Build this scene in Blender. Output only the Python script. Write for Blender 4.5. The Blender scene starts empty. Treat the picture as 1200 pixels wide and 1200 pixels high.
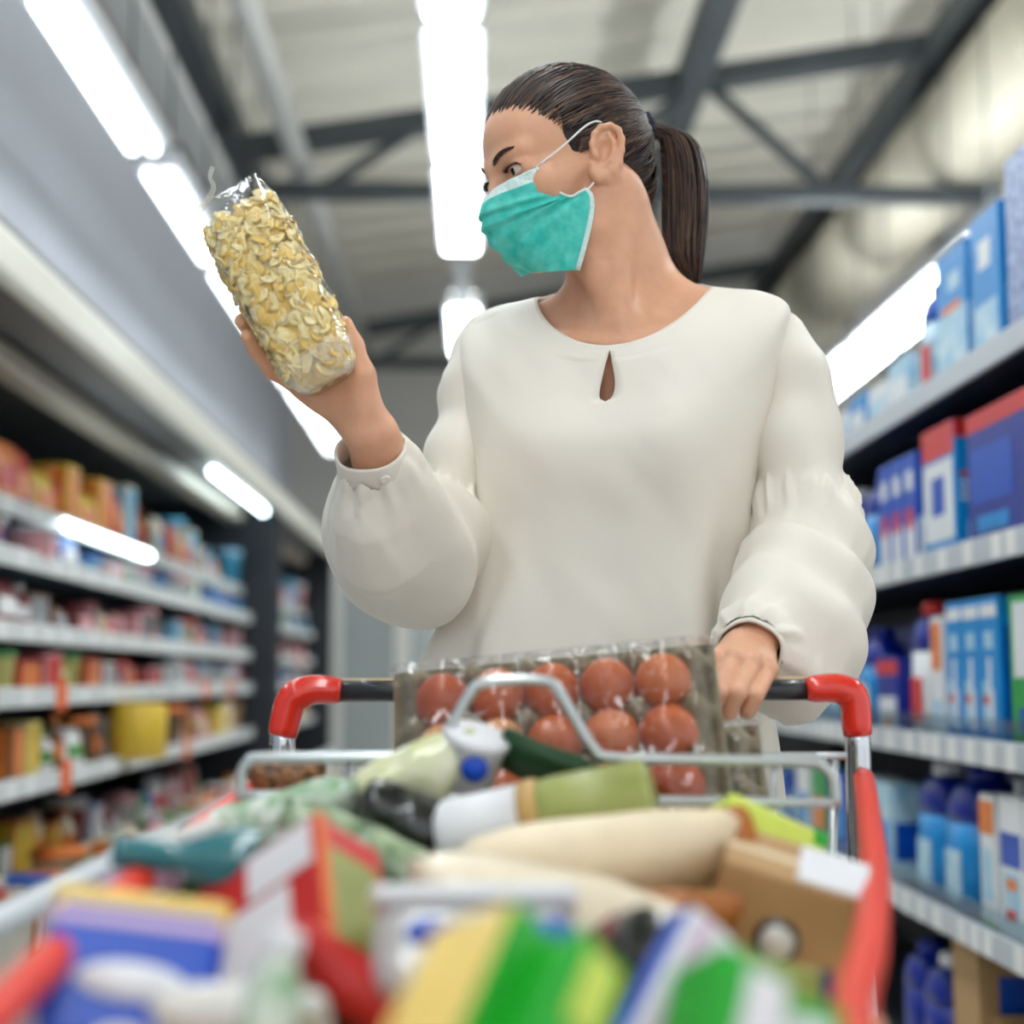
import bpy, bmesh, math, random
import numpy as np
from mathutils import Vector, Matrix, Euler, noise as mnoise

random.seed(7)
rng = np.random.default_rng(11)
scene = bpy.context.scene
COL = scene.collection
PI = math.pi

# ------------------------------------------------------------------ camera
FPX = 1750.0
CAM = Vector((0.0, 0.0, 1.0))
YAW = math.atan(40 / FPX)
PITCH = math.atan(195 / FPX)
cam_data = bpy.data.cameras.new('camera')
cam = bpy.data.objects.new('camera', cam_data)
COL.objects.link(cam)
cam.location = CAM
cam.rotation_euler = (PI / 2 + PITCH, 0, -YAW)
cam_data.sensor_fit = 'HORIZONTAL'
cam_data.sensor_width = 24.0
cam_data.lens = 35.0
cam_data.clip_start = 0.02
cam_data.clip_end = 200
cam_data.dof.use_dof = True
cam_data.dof.focus_distance = 1.57
cam_data.dof.aperture_fstop = 1.6
scene.camera = cam

# ------------------------------------------------------------------ world and exposure
world = bpy.data.worlds.new('world')
scene.world = world
world.use_nodes = True
world.node_tree.nodes['Background'].inputs[0].default_value = (0.92, 0.96, 1.0, 1)
world.node_tree.nodes['Background'].inputs[1].default_value = 0.9
scene.view_settings.view_transform = 'Standard'
scene.view_settings.look = 'None'
scene.view_settings.gamma = 1.0
scene.view_settings.use_curve_mapping = False
scene.view_settings.exposure = 0.38
TUBE = 13.0          # emission strength of the ceiling tubes

# ------------------------------------------------------------------ helpers
_r = Vector((math.cos(YAW), -math.sin(YAW), 0))
_f = Vector((math.sin(YAW) * math.cos(PITCH), math.cos(YAW) * math.cos(PITCH), math.sin(PITCH)))
_u = _r.cross(_f)

def P(px, py, Y):
    """photo pixel plus real depth along the aisle -> point in metres"""
    d = _r * ((px - 600) / FPX) + _u * ((600 - py) / FPX) + _f
    return CAM + d * (Y / d.y)

def lin(c):
    return c / 12.92 if c <= 0.04045 else ((c + 0.055) / 1.055) ** 2.4

def rgb(r, g, b):
    return (lin(r / 255), lin(g / 255), lin(b / 255), 1.0)

MATS = {}
def M(name, col=(200, 200, 200), rough=0.5, metal=0.0, spec=0.5, noise=0.0, nscale=20.0, bump=0.0, bscale=60.0,
      stretch=None, emit=None, estr=0.0, sss=0.0, coat=0.0, sheen=0.0, col2=None, aniso=0.0):
    if name in MATS:
        return MATS[name]
    m = bpy.data.materials.new(name)
    m.use_nodes = True
    nt = m.node_tree
    b = nt.nodes['Principled BSDF']
    c = rgb(*col)
    b.inputs['Base Color'].default_value = c
    b.inputs['Roughness'].default_value = rough
    b.inputs['Metallic'].default_value = metal
    b.inputs['Specular IOR Level'].default_value = spec
    if coat:
        b.inputs['Coat Weight'].default_value = coat
        b.inputs['Coat Roughness'].default_value = 0.06
    if sheen:
        b.inputs['Sheen Weight'].default_value = sheen
        b.inputs['Sheen Roughness'].default_value = 0.4
    if sss:
        b.inputs['Subsurface Weight'].default_value = sss
        b.inputs['Subsurface Radius'].default_value = (0.010, 0.004, 0.002)
        b.inputs['Subsurface Scale'].default_value = 0.6
    if emit:
        b.inputs['Emission Color'].default_value = rgb(*emit)
        b.inputs['Emission Strength'].default_value = estr
    if noise or bump:
        tc = nt.nodes.new('ShaderNodeTexCoord')
        mp = nt.nodes.new('ShaderNodeMapping')
        nt.links.new(tc.outputs['Object'], mp.inputs[0])
        if stretch:
            mp.inputs['Scale'].default_value = stretch
    if noise:
        n = nt.nodes.new('ShaderNodeTexNoise')
        n.inputs['Scale'].default_value = nscale
        n.inputs['Detail'].default_value = 4
        nt.links.new(mp.outputs[0], n.inputs['Vector'])
        mx = nt.nodes.new('ShaderNodeMix')
        mx.data_type = 'RGBA'
        if col2:
            c2 = rgb(*col2)
            mx.inputs[6].default_value = c
            mx.inputs[7].default_value = c2
        else:
            mx.inputs[6].default_value = tuple(min(1, v * (1 + noise)) for v in c[:3]) + (1,)
            mx.inputs[7].default_value = tuple(v * (1 - noise) for v in c[:3]) + (1,)
        rmp = nt.nodes.new('ShaderNodeMapRange')
        rmp.inputs[1].default_value = 0.3
        rmp.inputs[2].default_value = 0.7
        nt.links.new(n.outputs[0], rmp.inputs[0])
        nt.links.new(rmp.outputs[0], mx.inputs[0])
        nt.links.new(mx.outputs[2], b.inputs['Base Color'])
    if bump:
        n2 = nt.nodes.new('ShaderNodeTexNoise')
        n2.inputs['Scale'].default_value = bscale
        n2.inputs['Detail'].default_value = 3
        nt.links.new(mp.outputs[0], n2.inputs['Vector'])
        bp = nt.nodes.new('ShaderNodeBump')
        bp.inputs['Strength'].default_value = bump
        bp.inputs['Distance'].default_value = 0.01
        nt.links.new(n2.outputs[0], bp.inputs['Height'])
        nt.links.new(bp.outputs[0], b.inputs['Normal'])
    MATS[name] = m
    return m

def emission(name, col, strength):
    if name in MATS:
        return MATS[name]
    m = bpy.data.materials.new(name)
    m.use_nodes = True
    nt = m.node_tree
    nt.nodes.remove(nt.nodes['Principled BSDF'])
    e = nt.nodes.new('ShaderNodeEmission')
    e.inputs[0].default_value = rgb(*col)
    e.inputs[1].default_value = strength
    nt.links.new(e.outputs[0], nt.nodes['Material Output'].inputs[0])
    MATS[name] = m
    return m

def clear_film(name, tint=(255, 255, 255), gloss=0.06, rough=0.08, wrinkle=0.4, wscale=35.0, haze=0.0):
    """thin clear packaging film: mostly see-through, sharp sky-white glints on its creases"""
    if name in MATS:
        return MATS[name]
    m = bpy.data.materials.new(name)
    m.use_nodes = True
    nt = m.node_tree
    nt.nodes.remove(nt.nodes['Principled BSDF'])
    tr = nt.nodes.new('ShaderNodeBsdfTransparent')
    tr.inputs[0].default_value = rgb(*tint)
    gl = nt.nodes.new('ShaderNodeBsdfGlossy')
    gl.inputs['Roughness'].default_value = rough
    fr = nt.nodes.new('ShaderNodeFresnel')
    fr.inputs[0].default_value = 1.45
    tc = nt.nodes.new('ShaderNodeTexCoord')
    n = nt.nodes.new('ShaderNodeTexNoise')
    n.inputs['Scale'].default_value = wscale
    n.inputs['Detail'].default_value = 2
    n.inputs['Distortion'].default_value = 1.5
    nt.links.new(tc.outputs['Object'], n.inputs['Vector'])
    bp = nt.nodes.new('ShaderNodeBump')
    bp.inputs['Strength'].default_value = wrinkle
    bp.inputs['Distance'].default_value = 0.01
    nt.links.new(n.outputs[0], bp.inputs['Height'])
    nt.links.new(bp.outputs[0], gl.inputs['Normal'])
    nt.links.new(bp.outputs[0], fr.inputs['Normal'])
    ad = nt.nodes.new('ShaderNodeMath')
    ad.operation = 'MULTIPLY_ADD'
    ad.use_clamp = True
    ad.inputs[1].default_value = 0.30
    ad.inputs[2].default_value = gloss
    nt.links.new(fr.outputs[0], ad.inputs[0])
    mx = nt.nodes.new('ShaderNodeMixShader')
    nt.links.new(ad.outputs[0], mx.inputs[0])
    nt.links.new(tr.outputs[0], mx.inputs[1])
    nt.links.new(gl.outputs[0], mx.inputs[2])
    last = mx
    if haze:
        df = nt.nodes.new('ShaderNodeBsdfDiffuse')
        df.inputs[0].default_value = (0.9, 0.9, 0.9, 1)
        m2 = nt.nodes.new('ShaderNodeMixShader')
        m2.inputs[0].default_value = haze
        nt.links.new(mx.outputs[0], m2.inputs[1])
        nt.links.new(df.outputs[0], m2.inputs[2])
        last = m2
    nt.links.new(last.outputs[0], nt.nodes['Material Output'].inputs[0])
    MATS[name] = m
    return m

# ---- mesh construction
def new_mesh(name, verts, faces, smooth=False):
    me = bpy.data.meshes.new(name)
    me.from_pydata([tuple(v) for v in verts], [], [tuple(int(i) for i in f) for f in faces])
    me.validate(clean_customdata=False)
    if smooth:
        me.polygons.foreach_set('use_smooth', [True] * len(me.polygons))
    me.update()
    return me

def obj(name, me, mat=None, parent=None, loc=None, rot=None):
    o = bpy.data.objects.new(name, me)
    COL.objects.link(o)
    if mat is not None and me is not None and len(me.materials) == 0:
        if isinstance(mat, (list, tuple)):
            for q in mat:
                me.materials.append(q)
        else:
            me.materials.append(mat)
    if parent is not None:
        o.parent = parent
    if loc is not None:
        o.location = loc
    if rot is not None:
        o.rotation_euler = rot
    return o

def tag(o, label=None, cat=None, group=None, kind=None):
    if label: o['label'] = label
    if cat: o['category'] = cat
    if group: o['group'] = group
    if kind: o['kind'] = kind
    return o

def thing(name, label, cat, loc=(0, 0, 0), rot=(0, 0, 0), group=None):
    o = bpy.data.objects.new(name, None)
    o.empty_display_size = 0.05
    COL.objects.link(o)
    o.location = loc
    o.rotation_euler = rot
    return tag(o, label, cat, group)

def struct(name, me, mat):
    return tag(obj(name, me, mat), kind='structure')

def dup(root, loc=None, rot=None, label=None, group=None, parent=None):
    c = root.copy()
    COL.objects.link(c)
    if loc is not None: c.location = loc
    if rot is not None: c.rotation_euler = rot
    if label: c['label'] = label
    if group: c['group'] = group
    if parent is not None: c.parent = parent
    for ch in list(root.children):
        dup(ch, parent=c)
    return c

def bm_mesh(name, bm, smooth=False):
    me = bpy.data.meshes.new(name)
    bmesh.ops.recalc_face_normals(bm, faces=bm.faces)
    bm.to_mesh(me)
    bm.free()
    if smooth:
        me.polygons.foreach_set('use_smooth', [True] * len(me.polygons))
    return me

BOXC = {}
def box_me(sx, sy, sz, bev=0.0, center=(0, 0, 0), seg=2):
    """bevelled box; origin at the middle of the base unless centred elsewhere"""
    key = (round(sx, 4), round(sy, 4), round(sz, 4), round(bev, 4), tuple(center), seg)
    if key in BOXC:
        return BOXC[key].copy()
    bm = bmesh.new()
    bmesh.ops.create_cube(bm, size=1)
    for v in bm.verts:
        v.co = Vector((v.co.x * sx + center[0], v.co.y * sy + center[1], v.co.z * sz + center[2]))
    if bev:
        bmesh.ops.bevel(bm, geom=list(bm.edges), offset=bev, segments=seg, profile=0.5, affect='EDGES')
    me = bm_mesh('box', bm)
    BOXC[key] = me
    return me.copy()

def boxb(x0, x1, y0, y1, z0, z1, bev=0.0):
    return box_me(x1 - x0, y1 - y0, z1 - z0, bev, ((x0 + x1) / 2, (y0 + y1) / 2, (z0 + z1) / 2))

def boxes_me(lst):
    V, F = [], []
    for (x0, x1, y0, y1, z0, z1) in lst:
        n = len(V)
        V += [(x0, y0, z0), (x1, y0, z0), (x1, y1, z0), (x0, y1, z0), (x0, y0, z1), (x1, y0, z1), (x1, y1, z1), (x0, y1, z1)]
        F += [(n, n + 3, n + 2, n + 1), (n + 4, n + 5, n + 6, n + 7), (n, n + 1, n + 5, n + 4), (n + 1, n + 2, n + 6, n + 5),
              (n + 2, n + 3, n + 7, n + 6), (n + 3, n, n + 4, n + 7)]
    return new_mesh('boxes', V, F)

def catmull(pts, n):
    pts = [np.array(p, float) for p in pts]
    k = len(pts)
    out = []
    ts = np.linspace(0, k - 1, n)
    for t in ts:
        i = min(int(t), k - 2)
        f = t - i
        p1, p2 = pts[i], pts[i + 1]
        p0 = pts[i - 1] if i > 0 else 2 * p1 - p2
        p3 = pts[i + 2] if i + 2 < k else 2 * p2 - p1
        out.append(0.5 * (2 * p1 + (p2 - p0) * f + (2 * p0 - 5 * p1 + 4 * p2 - p3) * f * f + (3 * p1 - p0 - 3 * p2 + p3) * f ** 3))
    return np.array(out)

def tube_geo(path, rad, nseg=10, cap=True, flat=1.0, up=None):
    """tube through path points; rad scalar or list; parallel transport frame"""
    path = np.array(path, float)
    n = len(path)
    rad = np.full(n, rad) if np.isscalar(rad) else np.array(rad, float)
    T = np.gradient(path, axis=0)
    T /= np.linalg.norm(T, axis=1)[:, None] + 1e-12
    a = np.array(up if up is not None else ((0, 0, 1) if abs(T[0][2]) < 0.9 else (1, 0, 0)), float)
    N = a - T[0] * a.dot(T[0]); N /= np.linalg.norm(N)
    V = []
    ang = np.linspace(0, 2 * PI, nseg, endpoint=False)
    for i in range(n):
        N = N - T[i] * N.dot(T[i]); N /= np.linalg.norm(N) + 1e-12
        B = np.cross(T[i], N)
        V.append(path[i] + rad[i] * (np.cos(ang)[:, None] * N + flat * np.sin(ang)[:, None] * B))
    V = np.concatenate(V)
    F = []
    for i in range(n - 1):
        for j in range(nseg):
            k = (j + 1) % nseg
            F.append((i * nseg + j, i * nseg + k, (i + 1) * nseg + k, (i + 1) * nseg + j))
    if cap:
        F.append(tuple(range(nseg - 1, -1, -1)))
        F.append(tuple((n - 1) * nseg + j for j in range(nseg)))
    return V, F

def tube_me(path, rad, nseg=10, cap=True, flat=1.0):
    V, F = tube_geo(path, rad, nseg, cap, flat)
    return new_mesh('tube', V, F, True)

def tubes_me(lst, nseg=6):
    VV, FF, n = [], [], 0
    for path, rad in lst:
        V, F = tube_geo(path, rad, nseg)
        VV.append(V)
        FF += [tuple(i + n for i in f) for f in F]
        n += len(V)
    return new_mesh('tubes', np.concatenate(VV), FF, True)

def lathe_me(prof, nseg=20, smooth=True, sx=1.0, sy=1.0):
    V, F = [], []
    for r, z in prof:
        for j in range(nseg):
            a = 2 * PI * j / nseg
            V.append((r * math.cos(a) * sx, r * math.sin(a) * sy, z))
    for i in range(len(prof) - 1):
        for j in range(nseg):
            k = (j + 1) % nseg
            F.append((i * nseg + j, i * nseg + k, (i + 1) * nseg + k, (i + 1) * nseg + j))
    F.append(tuple(range(nseg - 1, -1, -1)))
    F.append(tuple((len(prof) - 1) * nseg + j for j in range(nseg)))
    me = new_mesh('lathe', V, F, smooth)
    return me

def grid_faces(nr, nc, closed=True, off=0):
    F = []
    for i in range(nr - 1):
        for j in range(nc if closed else nc - 1):
            k = (j + 1) % nc
            F.append((off + i * nc + j, off + i * nc + k, off + (i + 1) * nc + k, off + (i + 1) * nc + j))
    return F

def pillow_me(L, W, H, seal=0.012, nu=22, nv=14, wob=0.004, seed=0, tight=0.55):
    """a filled bag lying flat: flat sealed ends in x, full in the middle; L along x, W along y, H thick"""
    r = random.Random(seed)
    ox, oy = r.random() * 50, r.random() * 50
    V, F = [], []
    for s in (1, -1):
        for i in range(nu + 1):
            u = -1 + 2 * i / nu
            for j in range(nv + 1):
                v = -1 + 2 * j / nv
                e = max(0.0, 1 - max(0, (abs(u) - 0.0)) ** 3.2)
                f = max(0.0, 1 - abs(v) ** 2.6)
                h = (e ** tight) * (f ** 0.55)
                w = 1 - 0.10 * (1 - abs(u) ** 6) * 0 - 0.06 * (1 - (2 * abs(u) - 1) ** 2)
                x, y = u * L / 2, v * W / 2 * w
                if abs(u) > 0.93: h *= 0.25
                nz = mnoise.noise(Vector((x * 30 + ox, y * 30 + oy, s * 3.1))) * wob * (0.3 + h)
                edge = math.sin(v * 17 + ox) * wob * 0.6 * max(0, abs(u) - 0.55) * 2
                V.append((x, y, s * H / 2 * h + nz + edge))
    n1 = (nu + 1) * (nv + 1)
    def idx(s, i, j):
        if i in (0, nu) or j in (0, nv):
            s = 0
        return s * n1 + i * (nv + 1) + j
    for s in (0, 1):
        for i in range(nu):
            for j in range(nv):
                q = (idx(s, i, j), idx(s, i + 1, j), idx(s, i + 1, j + 1), idx(s, i, j + 1))
                F.append(q if s == 0 else q[::-1])
    me = new_mesh('pillow', V, F, True)
    bm = bmesh.new(); bm.from_mesh(me)
    bmesh.ops.delete(bm, geom=[v for v in bm.verts if not v.link_faces], context='VERTS')
    bm.to_mesh(me); bm.free()
    me.polygons.foreach_set('use_smooth', [True] * len(me.polygons))
    return me

# ---- signed distance fields (organic shapes as one continuous surface)
class SDF:
    def __init__(s, lo, hi, h):
        s.lo = np.array(lo, np.float32); s.h = h
        s.n = np.ceil((np.array(hi) - np.array(lo)) / h).astype(int) + 1
        s.d = np.full(s.n, 1.0, np.float32)

    def _sub(s, lo, hi):
        a = np.clip(np.floor((np.array(lo) - s.lo) / s.h).astype(int), 0, s.n)
        b = np.clip(np.ceil((np.array(hi) - s.lo) / s.h).astype(int) + 1, 0, s.n)
        sl = tuple(slice(a[i], b[i]) for i in range(3))
        ax = [(s.lo[i] + s.h * np.arange(a[i], b[i])).astype(np.float32) for i in range(3)]
        X, Y, Z = np.meshgrid(*ax, indexing='ij', sparse=True)
        return sl, X, Y, Z

    def _mix(s, sl, dn, k, op):
        if dn.size == 0: return
        o = s.d[sl]
        if op == 'add':
            if k > 0:
                h = np.clip(0.5 + 0.5 * (o - dn) / k, 0, 1)
                s.d[sl] = o + (dn - o) * h - k * h * (1 - h)
            else:
                s.d[sl] = np.minimum(o, dn)
        else:
            dn = -dn
            if k > 0:
                h = np.clip(0.5 - 0.5 * (o - dn) / k, 0, 1)
                s.d[sl] = o + (dn - o) * h + k * h * (1 - h)
            else:
                s.d[sl] = np.maximum(o, dn)

    def ell(s, c, r, R=None, k=0.01, op='add'):
        c = np.array(c, float); r = np.array(r, float)
        m = (max(r) if R is not None else r) + k + 3 * s.h
        sl, X, Y, Z = s._sub(c - m, c + m)
        x, y, z = X - c[0], Y - c[1], Z - c[2]
        if R is not None:
            R = np.array(R, float)
            x, y, z = (R[0, 0] * x + R[1, 0] * y + R[2, 0] * z, R[0, 1] * x + R[1, 1] * y + R[2, 1] * z, R[0, 2] * x + R[1, 2] * y + R[2, 2] * z)
        k0 = np.sqrt((x / r[0]) ** 2 + (y / r[1]) ** 2 + (z / r[2]) ** 2)
        k1 = np.sqrt((x / r[0] ** 2) ** 2 + (y / r[1] ** 2) ** 2 + (z / r[2] ** 2) ** 2) + 1e-9
        s._mix(sl, (k0 * (k0 - 1) / k1).astype(np.float32), k, op)

    def cap(s, a, b, ra, rb=None, k=0.01, op='add', fn=None):
        rb = ra if rb is None else rb
        a = np.array(a, float); b = np.array(b, float)
        m = max(ra, rb) + k + 3 * s.h
        sl, X, Y, Z = s._sub(np.minimum(a, b) - m, np.maximum(a, b) + m)
        ba = b - a
        L = max(ba.dot(ba), 1e-12)
        x, y, z = X - a[0], Y - a[1], Z - a[2]
        t = np.clip((x * ba[0] + y * ba[1] + z * ba[2]) / L, 0, 1)
        dx, dy, dz = x - t * ba[0], y - t * ba[1], z - t * ba[2]
        d = np.sqrt(dx * dx + dy * dy + dz * dz) - (ra + t * (rb - ra))
        if fn is not None:
            d = d + fn(t, dx, dy, dz, X, Y, Z)
        s._mix(sl, d.astype(np.float32), k, op)

    def chain(s, pts, rads, k=0.004, kin=None):
        """joints along a limb; the segments melt into each other"""
        for i in range(len(pts) - 1):
            s.cap(pts[i], pts[i + 1], rads[i], rads[i + 1], k=k if i == 0 else (kin if kin is not None else k))

    def surface(s):
        d = s.d
        ins = d < 0
        c = np.zeros(tuple(np.array(d.shape) - 1), np.int8)
        nx, ny, nz = c.shape
        for i in (0, 1):
            for j in (0, 1):
                for k in (0, 1):
                    c += ins[i:i + nx, j:j + ny, k:k + nz]
        I, J, K = np.nonzero((c > 0) & (c < 8))
        n = len(I)
        acc = np.zeros((n, 3)); cnt = np.zeros(n)
        corners = [(i, j, k) for i in (0, 1) for j in (0, 1) for k in (0, 1)]
        for a in corners:
            for ax in range(3):
                if a[ax]: continue
                b = list(a); b[ax] = 1
                da = d[I + a[0], J + a[1], K + a[2]]; db = d[I + b[0], J + b[1], K + b[2]]
                m = (da < 0) != (db < 0)
                t = np.where(m, da / np.where(m, da - db, 1), 0)
                p = np.tile(np.array(a, float), (n, 1)); p[:, ax] = t
                acc += p * m[:, None]; cnt += m
        V = (acc / cnt[:, None] + np.stack([I, J, K], 1)) * s.h + s.lo
        ind = np.full(c.shape, -1, np.int64)
        ind[I, J, K] = np.arange(n)
        F = []
        for ax in range(3):
            o = [(1, 2), (2, 0), (0, 1)][ax]
            s1 = [slice(None)] * 3; s2 = [slice(None)] * 3
            s1[ax] = slice(0, -1); s2[ax] = slice(1, None)
            A = ins[tuple(s1)]; B = ins[tuple(s2)]
            E = np.stack(np.nonzero(A != B), 1)
            E = E[(E[:, o[0]] > 0) & (E[:, o[1]] > 0) & (E[:, o[0]] < d.shape[o[0]] - 1) & (E[:, o[1]] < d.shape[o[1]] - 1)]
            fl = A[E[:, 0], E[:, 1], E[:, 2]]
            def at(du, dv):
                q = E.copy(); q[:, o[0]] += du; q[:, o[1]] += dv
                return ind[q[:, 0], q[:, 1], q[:, 2]]
            Q = np.stack([at(-1, -1), at(0, -1), at(0, 0), at(-1, 0)], 1)
            Q[~fl] = Q[~fl][:, ::-1]
            F.append(Q)
        F = np.concatenate(F)
        F = F[(F >= 0).all(1)]
        return V, F

def np_mesh(name, V, F, smooth=True, relax=0):
    V = np.array(V, float)
    if relax:
        E = np.concatenate([F[:, [0, 1]], F[:, [1, 2]], F[:, [2, 3]], F[:, [3, 0]]])
        for _ in range(relax):
            acc = np.zeros_like(V); cnt = np.zeros(len(V))
            for a, b in ((0, 1), (1, 0)):
                for ax in range(3):
                    acc[:, ax] += np.bincount(E[:, a], V[E[:, b], ax], len(V))
                cnt += np.bincount(E[:, a], None, len(V))
            V = 0.5 * V + 0.5 * acc / np.maximum(cnt, 1)[:, None]
    me = bpy.data.meshes.new(name)
    nf = len(F)
    me.vertices.add(len(V)); me.loops.add(nf * 4); me.polygons.add(nf)
    me.vertices.foreach_set('co', V.astype(np.float32).ravel())
    me.loops.foreach_set('vertex_index', F.astype(np.int32).ravel())
    me.polygons.foreach_set('loop_start', np.arange(0, nf * 4, 4, dtype=np.int32))
    me.polygons.foreach_set('loop_total', np.full(nf, 4, np.int32))
    me.polygons.foreach_set('use_smooth', np.full(nf, smooth))
    me.update(calc_edges=True)
    return me

ORD = ['first', 'second', 'third', 'fourth', 'fifth', 'sixth', 'seventh', 'eighth', 'ninth', 'tenth', 'eleventh', 'twelfth', 'thirteenth',
       'fourteenth', 'fifteenth', 'sixteenth', 'seventeenth', 'eighteenth', 'nineteenth', 'twentieth', 'twenty-first', 'twenty-second',
       'twenty-third', 'twenty-fourth', 'twenty-fifth', 'twenty-sixth', 'twenty-seventh', 'twenty-eighth', 'twenty-ninth', 'thirtieth']
# ================================================================== the hall
m_floor = M('floor_tile', (196, 194, 188), 0.25, noise=0.05, nscale=3)
m_wall = M('wall_paint', (182, 186, 194), 0.7, noise=0.03, nscale=2)
m_wall_far = M('far_wall_paint', (196, 194, 188), 0.8, noise=0.04, nscale=1.5)
m_roof = M('roof_sheet', (214, 210, 196), 0.6, noise=0.05, nscale=1.2)
m_steel = M('dark_steel', (62, 68, 72), 0.5, metal=0.2, noise=0.1, nscale=6)
m_pipe = M('pale_pipe', (186, 186, 182), 0.45, noise=0.04)
m_duct = M('duct_sheet', (184, 178, 160), 0.5, noise=0.05, nscale=4)
m_fixture = M('lamp_housing', (205, 208, 212), 0.4, noise=0.02)
m_tube = emission('lamp_tube', (245, 252, 255), TUBE)
m_tube_wall = emission('wall_lamp_tube', (240, 250, 255), TUBE * 0.45)
m_white_metal = M('white_painted_metal', (222, 220, 212), 0.35, noise=0.03)

FAR = 15.6
struct('floor', boxb(-8, 9, -6, FAR, -0.06, 0.0), m_floor)
struct('wall_left', boxb(-2.1, -1.98, -6, FAR, 0.0, 4.02), m_wall)
struct('wall_back', boxb(-8, 9, FAR, FAR + 0.15, 0, 6.4), m_wall_far)

# sloping sheet roof with cross ribs
def roof_z(x):
    return 5.35 + 0.15 * x
V, F = [], []
ys = []
y = -6.0
while y < FAR + 0.3:
    ys += [(y, 0), (y + 0.42, 0), (y + 0.46, -0.05), (y + 0.56, -0.05)]
    y += 0.6
for (yy, dz) in ys:
    V += [(-8, yy, roof_z(-8) + dz), (9, yy, roof_z(9) + dz)]
for i in range(len(ys) - 1):
    F.append((2 * i, 2 * i + 1, 2 * i + 3, 2 * i + 2))
n0 = len(V)
V += [(v[0], v[1], v[2] + 0.12) for v in V[:n0]]
for i in range(len(ys) - 1):
    F.append((n0 + 2 * i, n0 + 2 * i + 2, n0 + 2 * i + 3, n0 + 2 * i + 1))
struct('ceiling', new_mesh('ceiling', V, F), m_roof)

def beam(p, q, w, h):
    p, q = Vector(p), Vector(q)
    d = q - p
    me = box_me(w, d.length, h, 0.006)
    me.transform(Matrix.Translation((p + q) / 2) @ d.to_track_quat('Y', 'Z').to_matrix().to_4x4())
    return me

# roof trusses across the hall
for k, (Yt, txt) in enumerate(((9.6, 'nearer dark steel roof truss crossing above the shopper'), (15.0, 'farther dark steel roof truss close to the end wall'))):
    t = thing('roof_truss', txt, 'roof truss', (0, Yt, 0), group='steel roof trusses')
    zb = 4.2
    top = lambda x: 4.74 + 0.165 * x
    def part(nm, a, b, w=0.13, h=0.13):
        obj(nm, beam((a[0], 0, a[1]), (b[0], 0, b[1]), w, h), m_steel, t)
    part('bottom_chord', (-2.0, zb), (7, zb), 0.12, 0.11)
    part('top_chord', (-2.2, top(-2.2)), (7, top(7)), 0.16, 0.15)
    for a, b in (((-1.55, zb), (-1.75, top(-1.75))), ((-1.05, zb), (-0.35, top(-0.35))), ((2.35, zb), (1.5, top(1.5))), ((2.35, zb), (3.3, top(3.3))),
                 ((0.5, zb), (-0.35, top(-0.35))), ((0.5, zb), (1.5, top(1.5))), ((4.2, zb), (3.3, top(3.3))), ((4.2, zb), (5.2, top(5.2)))):
        part('diagonal', a, b, 0.07, 0.07)
# purlins along the hall
for x, zz, txt, w in ((1.42, 5.0, 'dark steel purlin running above the woman towards the end wall', 0.2), (3.05, 5.15, 'dark steel purlin beside the round duct', 0.24),
                   (-1.72, 4.75, 'dark steel purlin above the pale wall lamps', 0.22)):
    tag(obj('purlin', boxb(x - w / 2, x + w / 2, -3, FAR - 0.02, zz - 0.12, zz + 0.08, 0.01), m_steel), txt, 'beam', 'steel purlins')
tag(obj('ceiling_pipe', tube_me([(-1.18, -3, 4.38), (-1.18, 4, 4.38), (-1.18, FAR - 0.05, 4.38)], 0.075, 14), m_pipe), 'pale grey pipe under the roof between wall lamps and centre lamps', 'pipe')
tag(obj('cable_tray', boxb(-1.70, -1.52, -3, FAR - 0.05, 4.02, 4.10, 0.01), m_pipe), 'light metal cable tray running just above the wall lamps', 'cable tray')
t = thing('ventilation_duct', 'wide pale round ventilation duct under the roof over the blue shelf', 'duct')
for i in range(9):
    y0 = -2 + i * 1.95
    obj('duct_section', tube_me([(3.25, y0 + 0.02, 4.62), (3.25, y0 + 1.9, 4.62)], 0.36, 28), m_duct, t)
    obj('duct_collar', tube_me([(3.25, y0 + 1.88, 4.62), (3.25, y0 + 1.97, 4.62)], 0.375, 28), m_duct, t)

# ---- lamps. every one is housing plus glowing tubes
def lamp(x, y0, y1, z, wid, tubes, label, group):
    t = thing('ceiling_lamp', label, 'ceiling lamp', (x, y0, z), group=group)
    L = y1 - y0
    obj('housing', boxb(-wid / 2 - 0.015, wid / 2 + 0.015, 0, L, 0.0, 0.07, 0.008), m_fixture, t)
    for k in range(tubes):
        w = wid / tubes
        xa = -wid / 2 + k * w
        obj('tube', boxb(xa + (0.02 if tubes == 2 else 0.012), xa + w - (0.02 if tubes == 2 else 0.012), 0.06, L - 0.06, -0.035, -0.002, 0.012), m_tube_wall if tubes == 2 else m_tube, t)
    if tubes == 1: obj('added_roof_glow', boxb(-wid / 2 + 0.02, wid / 2 - 0.02, 0.05, L - 0.05, 0.071, 0.085), m_tube, t)  # added glow strip on the housing top, unseen from below, brightens the roof
    for ya in (0.3, L - 0.3):
        obj('hanger', tube_me([(0, ya, 0.07), (0, ya, roof_z(x) - z - 0.02)], 0.006, 6), m_steel, t)
    return t
zc = 3.4
rows = [-3.9, -2.35, -0.8, 0.75, 2.3, 3.78, 5.28, 6.76]
for i, y0 in enumerate(rows):
    lamp(-0.10, y0, y0 + 1.46, zc, 0.21, 1, ('bright ceiling lamp over the aisle, %s of the centre row counted from the far end' % ORD[len(rows) - 1 - i]) if i > 4 else
         'centre row lamp outside the view, %s in front of the trolley' % ORD[i], 'centre row of ceiling lamps')
lamp(-0.10, 9.45, 10.9, zc, 0.21, 1, 'small bright far ceiling lamp showing just above the shoulder', 'centre row of ceiling lamps')
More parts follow.
